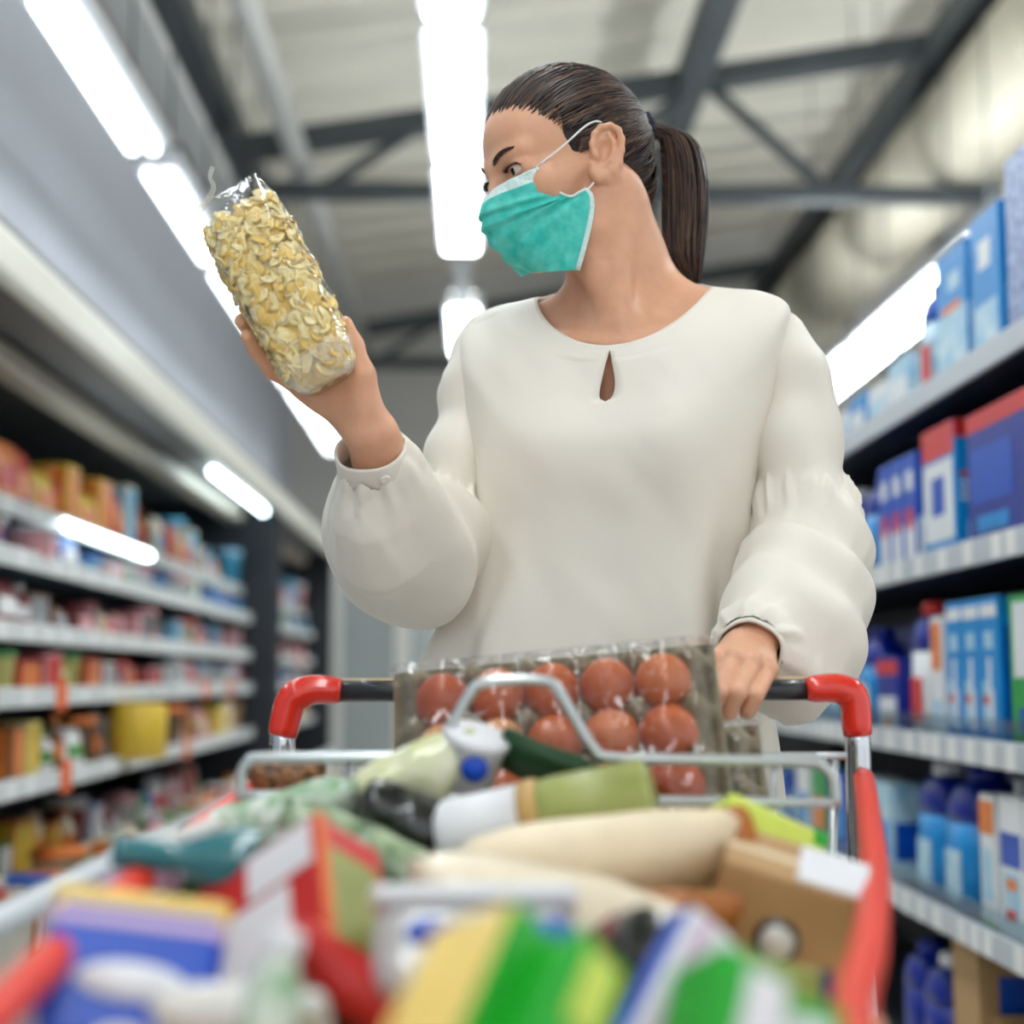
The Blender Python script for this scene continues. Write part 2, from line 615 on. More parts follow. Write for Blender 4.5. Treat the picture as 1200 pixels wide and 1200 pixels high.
obj('lamp_rail', boxb(-0.155, -0.045, 8.22, 9.45, 3.41, 3.46, 0.005), m_fixture)
tag(bpy.data.objects['lamp_rail'], 'plain pale lamp rail joining two lamps of the centre row', 'lamp rail')
zl = 3.2
for i in range(12):
    y0 = -3.7 + i * 1.66
    if y0 > 13: break
    lab = 'double tube lamp of the wall row, %s lamp from the far end' % ORD[10 - i]
    lamp(-1.395, y0, y0 + 1.5, zl, 0.17, 2, lab, 'wall row of double tube lamps')
for i in range(5):
    y0 = 1.9 + i * 1.95
    lamp(2.62, y0, y0 + 1.9, 3.2, 0.34, 1, 'bright lamp row above the top of the blue shelf, %s from the far end' % ORD[4 - i], 'lamps over the next aisle')
# ================================================================== shelving
COLS = {
    'white': (228, 228, 226), 'cream': (226, 212, 182), 'yellow': (226, 190, 66), 'pale yellow': (226, 214, 130), 'orange': (224, 124, 52), 'red': (196, 52, 44),
    'dark red': (120, 38, 40), 'pink': (222, 160, 164), 'pale blue': (150, 196, 224), 'cyan': (70, 168, 206), 'blue': (36, 96, 184), 'navy': (24, 40, 110),
    'green': (70, 142, 72), 'pale green': (176, 206, 160), 'brown': (120, 78, 50), 'grey': (150, 152, 156), 'black': (34, 34, 38), 'tan': (196, 160, 116)}
def pm(c):
    return M('pack_' + c.replace(' ', '_'), COLS[c], 0.35, noise=0.05, nscale=40)

def pack_me(kind, w, d, h, c1, c2):
    """pack standing on z=0, front towards +x; w along y, d along x. second material is the printed label or the lid"""
    mats = [pm(c1), pm(c2)]
    if kind in ('box', 'block'):
        bm = bmesh.new()
        bmesh.ops.create_cube(bm, size=1)
        for v in bm.verts:
            v.co = Vector((v.co.x * d, v.co.y * w, (v.co.z + 0.5) * h))
        bm.normal_update()
        fr = [f for f in bm.faces if abs(f.normal.x) > 0.9 or abs(f.normal.y) > 0.9]
        rr = bmesh.ops.inset_individual(bm, faces=fr, thickness=min(w, h, d) * 0.14, depth=0.001)
        for f in fr: f.material_index = 1
        me = bm_mesh('pack', bm)
    elif kind == 'tub':
        r = w / 2
        prof = [(r * 0.72, 0), (r * 0.80, 0.004), (r * 0.93, h * 0.82), (r * 1.0, h * 0.83), (r * 1.0, h * 0.97), (r * 0.93, h)]
        me = lathe_me(prof, 16)
        for p in me.polygons:
            p.material_index = 1 if p.center.z > h * 0.825 else 0
    elif kind == 'bottle':
        r = w / 2
        prof = [(r * 0.9, 0), (r, h * 0.03), (r, h * 0.22), (r * 0.99, h * 0.24), (r * 0.99, h * 0.5), (r, h * 0.52), (r * 0.95, h * 0.64), (r * 0.45, h * 0.80), (r * 0.36, h * 0.86), (r * 0.42, h * 0.865), (r * 0.42, h * 0.99), (r * 0.36, h)]
        me = lathe_me(prof, 16, sx=min(1.0, d / w))
        for p in me.polygons:
            p.material_index = 1 if (p.center.z > h * 0.86 or h * 0.23 < p.center.z < h * 0.51) else 0
    else:  # pouch
        n, mrow = 14, 8
        V = []
        for i in range(mrow + 1):
            t = i / mrow
            dep = d / 2 * (1 - t ** 2.2) ** 0.6 if t < 1 else 0.0015
            dep = max(dep, 0.0015)
            ww = w / 2 * (1 - 0.10 * math.sin(PI * t))
            for j in range(n):
                a = 2 * PI * j / n
                ca, sa = math.cos(a), math.sin(a)
                V.append((dep * math.copysign(abs(ca) ** 0.7, ca), ww * math.copysign(abs(sa) ** 0.7, sa), h * t))
        F = grid_faces(mrow + 1, n) + [tuple(range(n - 1, -1, -1)), tuple(mrow * n + j for j in range(n))]
        me = new_mesh('pouch', V, F, True)
        for p in me.polygons:
            p.material_index = 1 if 0.2 * h < p.center.z < 0.68 * h and abs(p.center.y) < w * 0.33 else 0
    for m in mats:
        me.materials.append(m)
    return me

m_rail = M('price_rail', (196, 202, 208), 0.3, noise=0.03)
m_rail_w = M('price_rail_white', (214, 218, 216), 0.35, noise=0.03)
m_ticket = M('price_ticket', (240, 240, 238), 0.6)
m_ticket_o = M('promo_ticket', (232, 104, 48), 0.6)
m_shelf_dark = M('shelf_charcoal', (38, 42, 50), 0.45, noise=0.08)
m_shelf_l = M('chiller_shelf', (120, 138, 150), 0.3, metal=0.2, noise=0.04)
m_inner = M('chiller_inside', (28, 34, 42), 0.5, noise=0.1, nscale=5)
m_cream_lip = M('canopy_cream', (226, 224, 210), 0.3, noise=0.02)
m_grey_soffit = M('canopy_grey', (112, 112, 112), 0.5, noise=0.05)
m_beige_strip = M('air_grille', (206, 196, 178), 0.4, noise=0.05)
m_strip = emission('chiller_lamp', (225, 248, 255), 9.0)
m_bumper = M('bumper_rail', (208, 212, 216), 0.3, noise=0.03)
m_panel = M('chiller_panel', (206, 200, 186), 0.45, noise=0.03)

LV = [(1.475, -1.25, 0.34), (1.33, -1.20, 0.38), (1.14, -1.20, 0.40), (0.97, -1.19, 0.42), (0.74, -1.18, 0.46)]
SHN = ['top', 'second', 'middle', 'fourth', 'lowest']
def chiller(y0, y1, label, lit):
    t = thing('open_chiller', label, 'fridge', (0, y0, 0), group='open display chillers')
    L = y1 - y0
    obj('back_panel', boxb(-1.97, -1.9, 0, L, 0.1, 1.98), m_inner, t)
    obj('base', boxb(-1.9, -1.04, 0, L, 0.02, 0.36, 0.01), m_panel, t)
    obj('front_panel', boxb(-1.06, -1.015, 0, L, 0.1, 0.47, 0.008), m_panel, t)
    obj('bumper_rail', tube_me([(-1.02, 0, 0.485), (-1.02, L / 2, 0.485), (-1.02, L, 0.485)], 0.036, 12), m_bumper, t)
    obj('canopy', boxb(-1.97, -1.03, 0, L, 1.90, 2.0, 0.01), m_grey_soffit, t)
    c = obj('canopy_lip', boxb(-1.03, -0.985, 0, L, 1.83, 1.945, 0.02), m_cream_lip, t)
    obj('air_grille', boxb(-1.34, -1.24, 0, L, 1.82, 1.885, 0.015), m_beige_strip, t)
    for (ya, yb) in lit:
        obj('lamp_tube', tube_me([(-1.115, ya - y0, 1.865), (-1.115, yb - y0, 1.865)], 0.018, 10), m_strip, t)
    for e in (0.0, L - 0.05):
        obj('end_panel', boxb(-1.96, -1.06, e, e + 0.05, 0.05, 1.95, 0.01), m_inner, t)
    for k, (z, xf, dep) in enumerate(LV):
        s = obj('shelf', boxb(xf - dep, xf, 0.05, L - 0.05, z - 0.03, z - 0.008, 0.003), m_shelf_l, t)
        obj('price_rail', boxb(xf, xf + 0.012, 0.05, L - 0.05, z - 0.045, z + 0.008, 0.003), m_rail_w, s)
        r2 = random.Random(int(y0 * 10) + k)
        yy = 0.4
        while yy < L - 0.3:
            if r2.random() < 0.75:
                w = 0.06
                obj('price_ticket', boxb(xf + 0.0125, xf + 0.014, yy, yy + w, z - 0.04, z + 0.004), m_ticket, s)
            elif r2.random() < 0.5 and k >= 2:
                obj('promo_ticket', boxb(xf + 0.0125, xf + 0.016, yy, yy + 0.10, z - 0.06, z + 0.03), m_ticket_o, s)
            yy += r2.uniform(0.12, 0.34)
        if k == 0 and y0 < 5:
            obj('shelf_lamp', tube_me([(xf + 0.02, 4.45 - y0, z - 0.02), (xf + 0.02, 5.6 - y0, z - 0.02)], 0.016, 10), m_strip, s)
    # uprights between the bays
    n = int(L / 1.25)
    for i in range(1, n):
        obj('upright', boxb(-1.905, -1.86, i * L / n - 0.03, i * L / n + 0.03, 0.36, 1.9), m_shelf_dark, t)
    return t
chiller(1.4, 7.95, 'long open display chiller with cream canopy beside the raised hand', ((6.25, 7.75), (1.6, 3.0)))
chiller(8.05, 10.9, 'short dark open chiller beyond the long one near the glass doors', ())

PAL = [
    [('yellow', 'orange'), ('orange', 'red'), ('tan', 'brown'), ('red', 'orange'), ('cream', 'cyan'), ('cyan', 'pale blue'), ('pale blue', 'white'), ('orange', 'cream'), ('pink', 'white')],
    [('blue', 'white'), ('pink', 'grey'), ('pale blue', 'blue'), ('white', 'pink'), ('pale green', 'white'), ('cyan', 'blue'), ('blue', 'pale blue'), ('navy', 'cyan')],
    [('grey', 'pink'), ('dark red', 'pink'), ('brown', 'grey'), ('grey', 'cyan'), ('dark red', 'white'), ('pink', 'dark red'), ('cream', 'red')],
    [('pale yellow', 'green'), ('red', 'orange'), ('pink', 'red'), ('white', 'grey'), ('blue', 'white'), ('white', 'pale blue'), ('orange', 'red'), ('grey', 'white')],
    [('white', 'green'), ('tan', 'brown'), ('orange', 'brown'), ('brown', 'orange'), ('pale yellow', 'yellow'), ('cream', 'tan'), ('white', 'cyan'), ('pink', 'cream')],
    [('white', 'red'), ('orange', 'yellow'), ('blue', 'white'), ('pink', 'white'), ('white', 'pink'), ('green', 'white'), ('cream', 'orange'), ('dark red', 'white')]]
KN = {'box': 'carton', 'tub': 'tub', 'bottle': 'bottle', 'pouch': 'bag'}
def fill_chiller(k, z, xf, ya, yb, hmax, where, group, seed):
    r = random.Random(seed)
    y = ya
    i = 0
    pal = PAL[k]
    while y < yb:
        u = (y - 2.9) / 8.0
        c1, c2 = pal[int(min(0.999, max(0, u * 0.9 + r.uniform(-0.22, 0.35))) * len(pal))] if k in (0, 1, 3) else r.choice(pal)
        kind = r.choice(['box', 'tub', 'pouch', 'pouch', 'bottle'] if hmax > 0.12 else ['box', 'tub', 'tub', 'pouch'])
        w = r.uniform(0.10, 0.19) * (1.0 if kind != 'bottle' else 0.6)
        h = hmax * r.uniform(0.6, 1.0)
        d = r.uniform(0.07, 0.14)
        lab = '%s and %s %s, %s from the near end of %s' % (c1, c2, KN[kind], ORD[i] if i < 30 else 'last', where)
        o = obj({'box': 'carton', 'tub': 'food_tub', 'bottle': 'drink_bottle', 'pouch': 'food_bag'}[kind], pack_me(kind, w, d, h, c1, c2), None,
                loc=(xf - d / 2 - r.uniform(0.008, 0.05), y + w / 2, z - 0.0075), rot=(0, 0, r.uniform(-0.12, 0.12)))
        tag(o, lab, {'box': 'carton', 'tub': 'tub', 'bottle': 'bottle', 'pouch': 'bag'}[kind], group)
        y += w * 1.04 + r.uniform(0.004, 0.05)
        i += 1
        if r.random() < 0.06: y += 0.12
for k, (z, xf, dep) in enumerate(LV):
    hm = [0.23, 0.10, 0.13, 0.12, 0.17][k]
    fill_chiller(k, z, xf, 2.95, 7.8, hm, SHN[k] + ' chiller shelf', 'packs on the %s shelf of the long chiller' % SHN[k], 100 + k)
    fill_chiller(k, z, xf, 8.15, 10.75, hm, SHN[k] + ' far chiller shelf', 'packs on the %s shelf of the far chiller' % SHN[k], 200 + k)
fill_chiller(5, 0.368, -1.13, 3.3, 7.7, 0.15, 'chiller floor behind the bumper', 'packs on the floor of the long chiller', 300)
fill_chiller(5, 0.368, -1.38, 3.6, 7.7, 0.22, 'chiller floor at the back', 'packs at the back of the long chiller floor', 301)
# the things one can single out there
o = obj('yellow_drum', lathe_me([(0.085, 0), (0.095, 0.006), (0.095, 0.16), (0.09, 0.172), (0.09, 0.18), (0.05, 0.182)], 22), pm('yellow'), loc=(-1.13, 5.05, 0.735 + 0.001))
# ---------------------------------------------------------------- glass-door fridge far down the aisle
m_glassdoor = clear_film('door_glass', (214, 236, 232), 0.10, 0.05, 0.0, haze=0.35)
t = thing('glass_door_fridge', 'pale glass-door fridge at the far end of the aisle', 'fridge', (-1.35, 13.6, 0))
obj('carcass', boxes_me([(0, 2.6, 0.62, 0.66, 0, 2.2), (0, 0.05, 0, 0.62, 0, 2.2), (2.55, 2.6, 0, 0.62, 0, 2.2), (0, 2.6, 0, 0.62, 2.1, 2.2), (0, 2.6, 0, 0.62, 0, 0.12)]), m_white_metal, t)
for i in range(4):
    x0 = 0.05 + i * 0.625
    d = obj('door', boxes_me([(x0, x0 + 0.07, -0.04, 0, 0.12, 2.1), (x0 + 0.555, x0 + 0.625, -0.04, 0, 0.12, 2.1), (x0 + 0.07, x0 + 0.555, -0.04, 0, 0.12, 0.19), (x0 + 0.07, x0 + 0.555, -0.04, 0, 2.03, 2.1)]), m_white_metal, t)
    obj('pane', boxb(x0 + 0.07, x0 + 0.555, -0.03, -0.022, 0.19, 2.03), m_glassdoor, d)
    for z in (0.55, 0.95, 1.35, 1.75):
        if i == 0: obj('shelf', boxb(0.05, 2.55, 0.1, 0.6, z - 0.02, z), m_shelf_l, t)
r = random.Random(5)
n = 0
for z in (0.55, 0.95, 1.35):
    x = -1.25
    i = 0
    while x < -0.3:
        w = r.uniform(0.12, 0.2)
        c = r.choice(['red', 'green', 'tan', 'navy', 'pale green', 'orange', 'white', 'brown'])
        o = obj('drink_bottle', pack_me('bottle', w * 0.7, w * 0.7, 0.28, c, 'white'), None, loc=(x + w / 2, 13.85, z))
        tag(o, '%s bottle behind fridge glass, %s from the aisle chiller on the %s level' % (c, ORD[i], {0.55: 'low', 0.95: 'middle', 1.35: 'high'}[z]), 'bottle', 'bottles behind the glass doors')
        x += w + 0.03; i += 1
tag(bpy.data.objects['yellow_drum'], 'fat yellow drum on the lowest chiller shelf', 'drum')

# ---------------------------------------------------------------- blue household shelf
GZ = [1.62, 1.26, 0.88, 0.53, 0.14]
GX0, GX1 = 0.96, 1.42
GYA, GYB = 1.9, 8.6
t = thing('store_shelf', 'tall dark store shelf of blue household goods beside the woman', 'shelf', (0, 0, 0))
obj('back_panel', boxb(GX1, GX1 + 0.03, GYA, GYB, 0.02, 1.95), m_shelf_dark, t)
obj('kick_plate', boxb(GX0 + 0.03, GX0 + 0.06, GYA, GYB, 0.0, 0.11), m_shelf_dark, t)
for i in range(6):
    yy = GYA + i * (GYB - GYA) / 5
    obj('upright', boxb(GX1 - 0.03, GX1, yy - 0.03, yy + 0.03, 0.0, 1.95), m_shelf_dark, t)
for k, z in enumerate(GZ):
    s = obj('shelf', boxb(GX0, GX1, GYA, GYB, z - 0.035, z - 0.001, 0.003), m_shelf_dark, t)
    obj('price_rail', boxb(GX0 - 0.014, GX0 - 0.001, GYA, GYB, z - 0.045, z + 0.006, 0.003), m_rail, s)
    if k in (1, 2, 3):
        r = random.Random(k)
        yy = 2.3
        while yy < 5.6:
            obj('price_ticket', boxb(GX0 - 0.0165, GX0 - 0.0145, yy, yy + 0.045, z - 0.042, z + 0.003), m_ticket, s)
            yy += r.choice((0.075, 0.11, 0.11, 0.16))
    if k in (2, 3):
        obj('front_guard', boxb(GX0 - 0.003, GX0, GYA, GYB, z + 0.006, z + 0.045), clear_film('guard_acrylic', (235, 245, 250), 0.05, 0.1, 0.0), s)

m_blue = M('print_blue', (0, 78, 190), 0.3, noise=0.06, nscale=18)
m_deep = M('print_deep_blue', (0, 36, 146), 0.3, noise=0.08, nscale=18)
m_cyan = M('print_cyan', (0, 140, 214), 0.3, noise=0.08, nscale=14)
m_lblue = M('print_light_blue', (132, 196, 228), 0.35, noise=0.10, nscale=22, col2=(214, 232, 240))
m_pwhite = M('print_white', (232, 234, 236), 0.35, noise=0.02)
m_pred = M('print_red', (214, 44, 40), 0.35, noise=0.05)
m_porange = M('print_orange', (236, 128, 40), 0.35, noise=0.05)
m_pgreen = M('print_green', (40, 160, 76), 0.35, noise=0.05)
m_pgrey = M('cap_grey', (168, 172, 176), 0.4)
m_star = M('print_dotted_blue', (18, 50, 140), 0.3, noise=0.9, nscale=60, col2=(190, 210, 240))
m_card = M('cardboard', (186, 150, 104), 0.75, noise=0.08, nscale=12)
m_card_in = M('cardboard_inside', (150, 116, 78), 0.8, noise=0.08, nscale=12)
m_ink = M('marker_ink', (20, 24, 40), 0.6)

def label_panel(parent, name, x, y0, y1, z0, z1, mat, face='x', d=0.0008):
    """thin printed panel raised on the aisle face (x) or the near face (y) of a pack"""
    if face == 'x':
        return obj(name, boxb(x - d, x, y0, y1, z0, z1), mat, parent)
    return obj(name, boxb(y0, y1, x - d, x, z0, z1), mat, parent)

def carton(label, y0, y1, z, h, dep, mat, panels, group, x0=GX0 + 0.012, cat='carton', name='carton'):
    """box pack on the blue shelf. panels: (face, u0,u1,v0,v1,mat) in fractions of the face"""
    t = thing(name, label, cat, (x0, y0, z), group=group)
    w = y1 - y0
    obj('body', boxb(0, dep, 0, w, 0, h, 0.003), mat, t)
    for k, (f, u0, u1, v0, v1, m) in enumerate(panels):
        dd = 0.0006 + 0.0004 * k
        if f == 'x': label_panel(t, 'printed_panel', 0, u0 * w, u1 * w, v0 * h, v1 * h, m, 'x', dd)
        else: label_panel(t, 'printed_panel', 0, u0 * dep, u1 * dep, v0 * h, v1 * h, m, 'y', dd)
    return t

def jug(label, yc, z, h, w, dep, body, top, cap, group, x0=GX0 + 0.015, panel=None):
    """rounded detergent bottle: body, shoulder, cap"""
    t = thing('detergent_bottle', label, 'bottle', (x0 + dep / 2, yc, z), group=group)
    n = 18
    def ringset(prof):
        V = []
        for s, zz in prof:
            for j in range(n):
                a = 2 * PI * j / n
                V.append((dep / 2 * s * math.copysign(abs(math.cos(a)) ** 0.6, math.cos(a)), w / 2 * s * math.copysign(abs(math.sin(a)) ** 0.6, math.sin(a)), zz * h))
        return new_mesh('jug', V, grid_faces(len(prof), n) + [tuple(range(n - 1, -1, -1)), tuple((len(prof) - 1) * n + j for j in range(n))], True)
    obj('body', ringset([(0.92, 0), (1, 0.02), (1, 0.40), (0.98, 0.62)]), body, t)
    obj('shoulder', ringset([(0.985, 0.615), (0.97, 0.72), (0.80, 0.84), (0.45, 0.90)]), top, t)
    obj('cap', lathe_me([(w * 0.22, 0.89 * h), (w * 0.24, 0.9 * h), (w * 0.23, 0.985 * h), (w * 0.2, h)], 14), cap, t)
    if panel:
        obj('label', boxb(-dep / 2 - 0.0015, -dep / 2 + 0.002, -w * 0.28, w * 0.28, h * 0.08, h * 0.42), panel, t)
        obj('label', boxb(-dep * 0.28, dep * 0.28, -w / 2 - 0.0015, -w / 2 + 0.002, h * 0.12, h * 0.5), panel, t)
    return t

def Yat(px, x=GX0 + 0.012):
    return x * FPX / (px - 560)

# --- row on shelf second from top (z=1.26)
G = 'packs on the shelf level with her elbow'
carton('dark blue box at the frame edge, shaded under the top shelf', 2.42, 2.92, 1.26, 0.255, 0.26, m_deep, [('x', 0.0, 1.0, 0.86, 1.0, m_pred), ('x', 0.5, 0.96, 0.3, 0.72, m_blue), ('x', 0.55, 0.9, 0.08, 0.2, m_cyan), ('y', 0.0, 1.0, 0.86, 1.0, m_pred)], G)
carton('wide blue box with red top band and white text lines on its side', 3.0, 3.22, 1.26, 0.27, 0.125, m_cyan,
       [('x', 0.02, 0.98, 0.75, 1.0, m_pred), ('x', 0.05, 0.95, 0.1, 0.72, m_pwhite), ('x', 0.3, 0.7, 0.3, 0.6, m_blue), ('y', 0, 1.0, 0.86, 1.0, m_pred), ('y', 0.1, 0.9, 0.56, 0.60, m_pred), ('y', 0.1, 0.95, 0.50, 0.53, m_pwhite), ('y', 0.1, 0.95, 0.44, 0.47, m_pwhite), ('y', 0.1, 0.95, 0.38, 0.41, m_pwhite), ('y', 0.2, 0.95, 0.06, 0.22, m_lblue)], G)
for i, nm in enumerate(('nearest', 'middle', 'farthest')):
    y0 = 3.27 + i * 0.105
    carton('%s of three slim white-bottomed blue boxes with red flash' % nm, y0, y0 + 0.1, 1.26, 0.245, 0.06, m_blue,
           [('x', 0.25, 0.75, 0.66, 0.84, m_pwhite), ('x', 0.15, 0.85, 0.03, 0.36, m_pwhite), ('x', 0.3, 0.75, 0.30, 0.50, m_pred), ('x', 0, 1, 0, 0.03, m_pgreen), ('y', 0.05, 0.95, 0.03, 0.4, m_pwhite)], G)
jug('cyan detergent bottle with deep blue shoulder beside the slim boxes', 3.70, 1.26, 0.235, 0.13, 0.11, m_cyan, m_deep, m_deep, G, panel=m_lblue)
jug('half hidden cyan detergent bottle next to her puffed sleeve', 3.90, 1.26, 0.235, 0.12, 0.10, m_cyan, m_deep, m_pwhite, G, panel=m_lblue)
jug('blue detergent bottle behind her upper arm, last on its shelf', 4.12, 1.26, 0.235, 0.12, 0.10, m_blue, m_deep, m_pwhite, G)
for i in range(4):
    carton('blue box behind the last bottles, %s of the slim row' % ORD[i], 3.30 + i * 0.2, 3.46 + i * 0.2, 1.26, 0.25, 0.14, m_deep, [('y', 0.1, 0.9, 0.3, 0.6, m_cyan)], G, x0=GX0 + 0.16)

# --- row on shelf level with the handle (z=0.88)
G = 'packs on the shelf level with the trolley handle'
carton('green and white box at the frame edge, level with the handle', 2.3, 2.72, 0.88, 0.27, 0.10, m_pgreen, [('x', 0.05, 0.95, 0.45, 0.95, m_pwhite), ('x', 0.1, 0.9, 0.08, 0.25, m_blue), ('y', 0.1, 0.9, 0.4, 0.9, m_pwhite)], G)
for i in range(3):
    y0 = 2.78 + i * 0.105
    carton('blue hanging pack with white brush print, %s of three from the frame edge' % ORD[i], y0, y0 + 0.102, 0.88, 0.275, 0.05, m_cyan,
           [('x', 0.05, 0.95, 0.86, 0.95, m_pwhite), ('x', 0.28, 0.72, 0.64, 0.76, m_lblue), ('x', 0.42, 0.58, 0.34, 0.58, m_pwhite), ('x', 0.3, 0.52, 0.06, 0.36, m_pwhite), ('x', 0.6, 0.85, 0.10, 0.42, m_lblue), ('x', 0.55, 0.8, 0.26, 0.32, m_pred), ('y', 0.2, 0.8, 0.1, 0.8, m_blue)], G)
carton('narrow orange and white pack between brush packs and red-banded pack', 3.12, 3.2, 0.88, 0.25, 0.07, m_pwhite, [('x', 0.1, 0.9, 0.55, 0.95, m_porange), ('x', 0.2, 0.8, 0.1, 0.3, m_lblue)], G)
jug('blue and white bottle with red cap and red band', 3.32, 0.88, 0.29, 0.13, 0.10, m_pwhite, m_deep, m_pred, G, panel=m_pred)
carton('low dark blue pack with red stripe standing before red-capped bottle', 3.46, 3.64, 0.88, 0.17, 0.09, m_deep, [('x', 0, 1, 0.76, 0.95, m_pred), ('x', 0.1, 0.9, 0.05, 0.45, m_pwhite), ('x', 0.3, 0.6, 0.0, 0.2, m_porange)], G)
jug('tall cyan bottle with white lower half above the red trolley corner', 3.78, 0.88, 0.245, 0.14, 0.11, m_cyan, m_deep, m_deep, G, panel=m_pwhite)
carton('blue box with green patch beside her cuff', 3.92, 4.12, 0.88, 0.2, 0.12, m_blue, [('x', 0.1, 0.5, 0.1, 0.3, m_pgreen), ('x', 0.55, 0.9, 0.1, 0.8, m_lblue), ('y', 0.1, 0.4, 0.2, 0.9, m_lblue), ('y', 0.5, 0.9, 0.15, 0.35, m_pgreen)], G)
jug('pale blue bottle farthest along the handle-level shelf', 4.3, 0.88, 0.23, 0.12, 0.1, m_lblue, m_blue, m_pwhite, G)
for i in range(5):
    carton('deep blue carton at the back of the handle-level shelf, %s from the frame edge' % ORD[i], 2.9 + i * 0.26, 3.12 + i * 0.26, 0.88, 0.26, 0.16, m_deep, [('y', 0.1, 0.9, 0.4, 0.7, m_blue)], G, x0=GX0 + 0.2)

# --- row on the shelf below the handle (z=0.53)
G = 'packs on the shelf beside the red trolley rail'
for i in range(4):
    y0 = 2.32 + i * 0.125
    t = carton('white and blue spouted carton with yellow stripe, %s of four from the frame edge' % ORD[i], y0, y0 + 0.115, 0.53, 0.255, 0.08, m_pwhite,
               [('x', 0.05, 0.95, 0.50, 0.74, m_blue), ('x', 0.15, 0.85, 0.08, 0.46, m_lblue), ('x', 0.25, 0.7, 0.34, 0.42, m_porange), ('x', 0.3, 0.75, 0.12, 0.2, m_pred), ('y', 0.1, 0.9, 0.2, 0.7, m_lblue)], G)
    obj('cap', lathe_me([(0.022, 0.25), (0.024, 0.256), (0.023, 0.285), (0.02, 0.29)], 14), m_pgrey, t, loc=(0.035, 0.055, 0))
carton('narrow white pack with orange top beside the spouted cartons', 2.84, 2.92, 0.53, 0.25, 0.07, m_pwhite, [('x', 0, 1, 0.7, 0.95, m_porange), ('x', 0.2, 0.8, 0.2, 0.6, m_lblue), ('x', 0, 1, 0, 0.05, m_pgreen)], G)
jug('big cyan bottle with deep blue top, nearer of two by the red rail', 3.10, 0.53, 0.29, 0.16, 0.15, m_cyan, m_deep, m_deep, G, panel=m_lblue)
jug('big cyan bottle with deep blue top, farther of two by the red rail', 3.30, 0.53, 0.29, 0.16, 0.13, m_cyan, m_deep, m_pwhite, G, panel=m_lblue)
for i in range(5):
    c = [m_lblue, m_pwhite, m_blue, m_pgreen, m_pwhite][i]
    carton('%s box behind the trolley upright, %s along the low shelf' % (['pale blue', 'white', 'blue', 'green', 'plain white'][i], ORD[i]), 3.55 + i * 0.22, 3.72 + i * 0.22, 0.53, 0.22, 0.1, c, [('x', 0.1, 0.9, 0.2, 0.6, m_porange if i % 2 else m_cyan), ('y', 0.1, 0.9, 0.2, 0.6, m_blue)], G)
for i in range(4):
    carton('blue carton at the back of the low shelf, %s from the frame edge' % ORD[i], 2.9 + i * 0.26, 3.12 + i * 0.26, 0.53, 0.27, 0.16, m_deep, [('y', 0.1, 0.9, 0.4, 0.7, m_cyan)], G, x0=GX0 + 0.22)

# --- top shelf (z=1.62)
G = 'packs on the top shelf under the lamp row'
carton('tall dark blue box with pale dots at the top right frame edge', 2.36, 2.66, 1.62, 0.33, 0.16, m_star, [], G)
carton('tall cyan and white pack, nearer of two big ones on the top shelf', 2.7, 2.86, 1.62, 0.275, 0.14, m_cyan, [('x', 0.1, 0.9, 0.0, 0.35, m_lblue), ('x', 0.3, 0.7, 0.6, 0.8, m_pwhite), ('y', 0.1, 0.9, 0.05, 0.4, m_lblue)], G)
carton('tall pale cyan pack with gold curl, farther of two big ones on the top shelf', 2.89, 3.08, 1.62, 0.26, 0.13, m_cyan, [('x', 0.0, 1.0, 0.0, 0.5, m_lblue), ('x', 0.2, 0.6, 0.66, 0.8, m_lblue), ('x', 0.2, 0.8, 0.5, 0.56, m_porange), ('y', 0.05, 0.95, 0.05, 0.5, m_lblue)], G)
jug('blue bottle with red label and navy cap on the top shelf', 3.18, 1.62, 0.24, 0.11, 0.09, m_lblue, m_blue, m_deep, G, panel=m_pred)
for i in range(6):
    c, nm = [(m_lblue, 'pale blue'), (m_pwhite, 'white'), (m_cyan, 'cyan'), (m_pwhite, 'white and cyan'), (m_porange, 'orange'), (m_lblue, 'light blue')][i]
    carton('low %s pack under the lamp row, %s after the red-labelled bottle' % (nm, ORD[i]), 3.3 + i * 0.19, 3.46 + i * 0.19, 1.62, [0.115, 0.09, 0.10, 0.085, 0.09, 0.085][i], 0.1, c, [('x', 0.1, 0.9, 0.1, 0.6, m_lblue if i % 2 else m_pwhite)], G)

# --- bottom: opened cardboard cases
def open_case(label, x0, x1, y0, y1, z0, h, front=None):
    t = thing('cardboard_case', label, 'cardboard box', (x0, y0, z0), group='cardboard cases under the low shelf')
    X, Y, th = x1 - x0, y1 - y0, 0.006
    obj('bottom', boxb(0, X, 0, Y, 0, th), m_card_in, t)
    obj('side', boxb(0, th, 0, Y, th, h * (front or 1.0)), m_card, t)
    obj('side', boxb(X - th, X, 0, Y, th, h), m_card, t)
    obj('side', boxb(th, X - th, 0, th, th, h), m_card, t)
    obj('side', boxb(th, X - th, Y - th, Y, th, h), m_card, t)
    return t
ca = open_case('upright cardboard case with a blue printed picture under the low shelf', GX0 + 0.02, GX0 + 0.30, 2.98, 3.14, 0.14, 0.33)
obj('printed_picture', boxb(0.04, 0.11, -0.002, 0, 0.12, 0.28), m_blue, ca)
ca = open_case('open cardboard case with cut-down front in the shelf bottom', GX0 + 0.02, GX0 + 0.36, 2.62, 2.92, 0.14, 0.22, 0.8)
ca = open_case('small cardboard case with handwritten number 28 at the frame corner', GX0 + 0.03, GX0 + 0.36, 2.36, 2.58, 0.14, 0.17)
fc = bpy.data.curves.new('number', 'FONT')
fc.body = '28'
fc.size = 0.075
fc.extrude = 0.0006
fo = bpy.data.objects.new('number_src', fc)
me = bpy.data.meshes.new_from_object(fo)
bpy.data.objects.remove(fo)
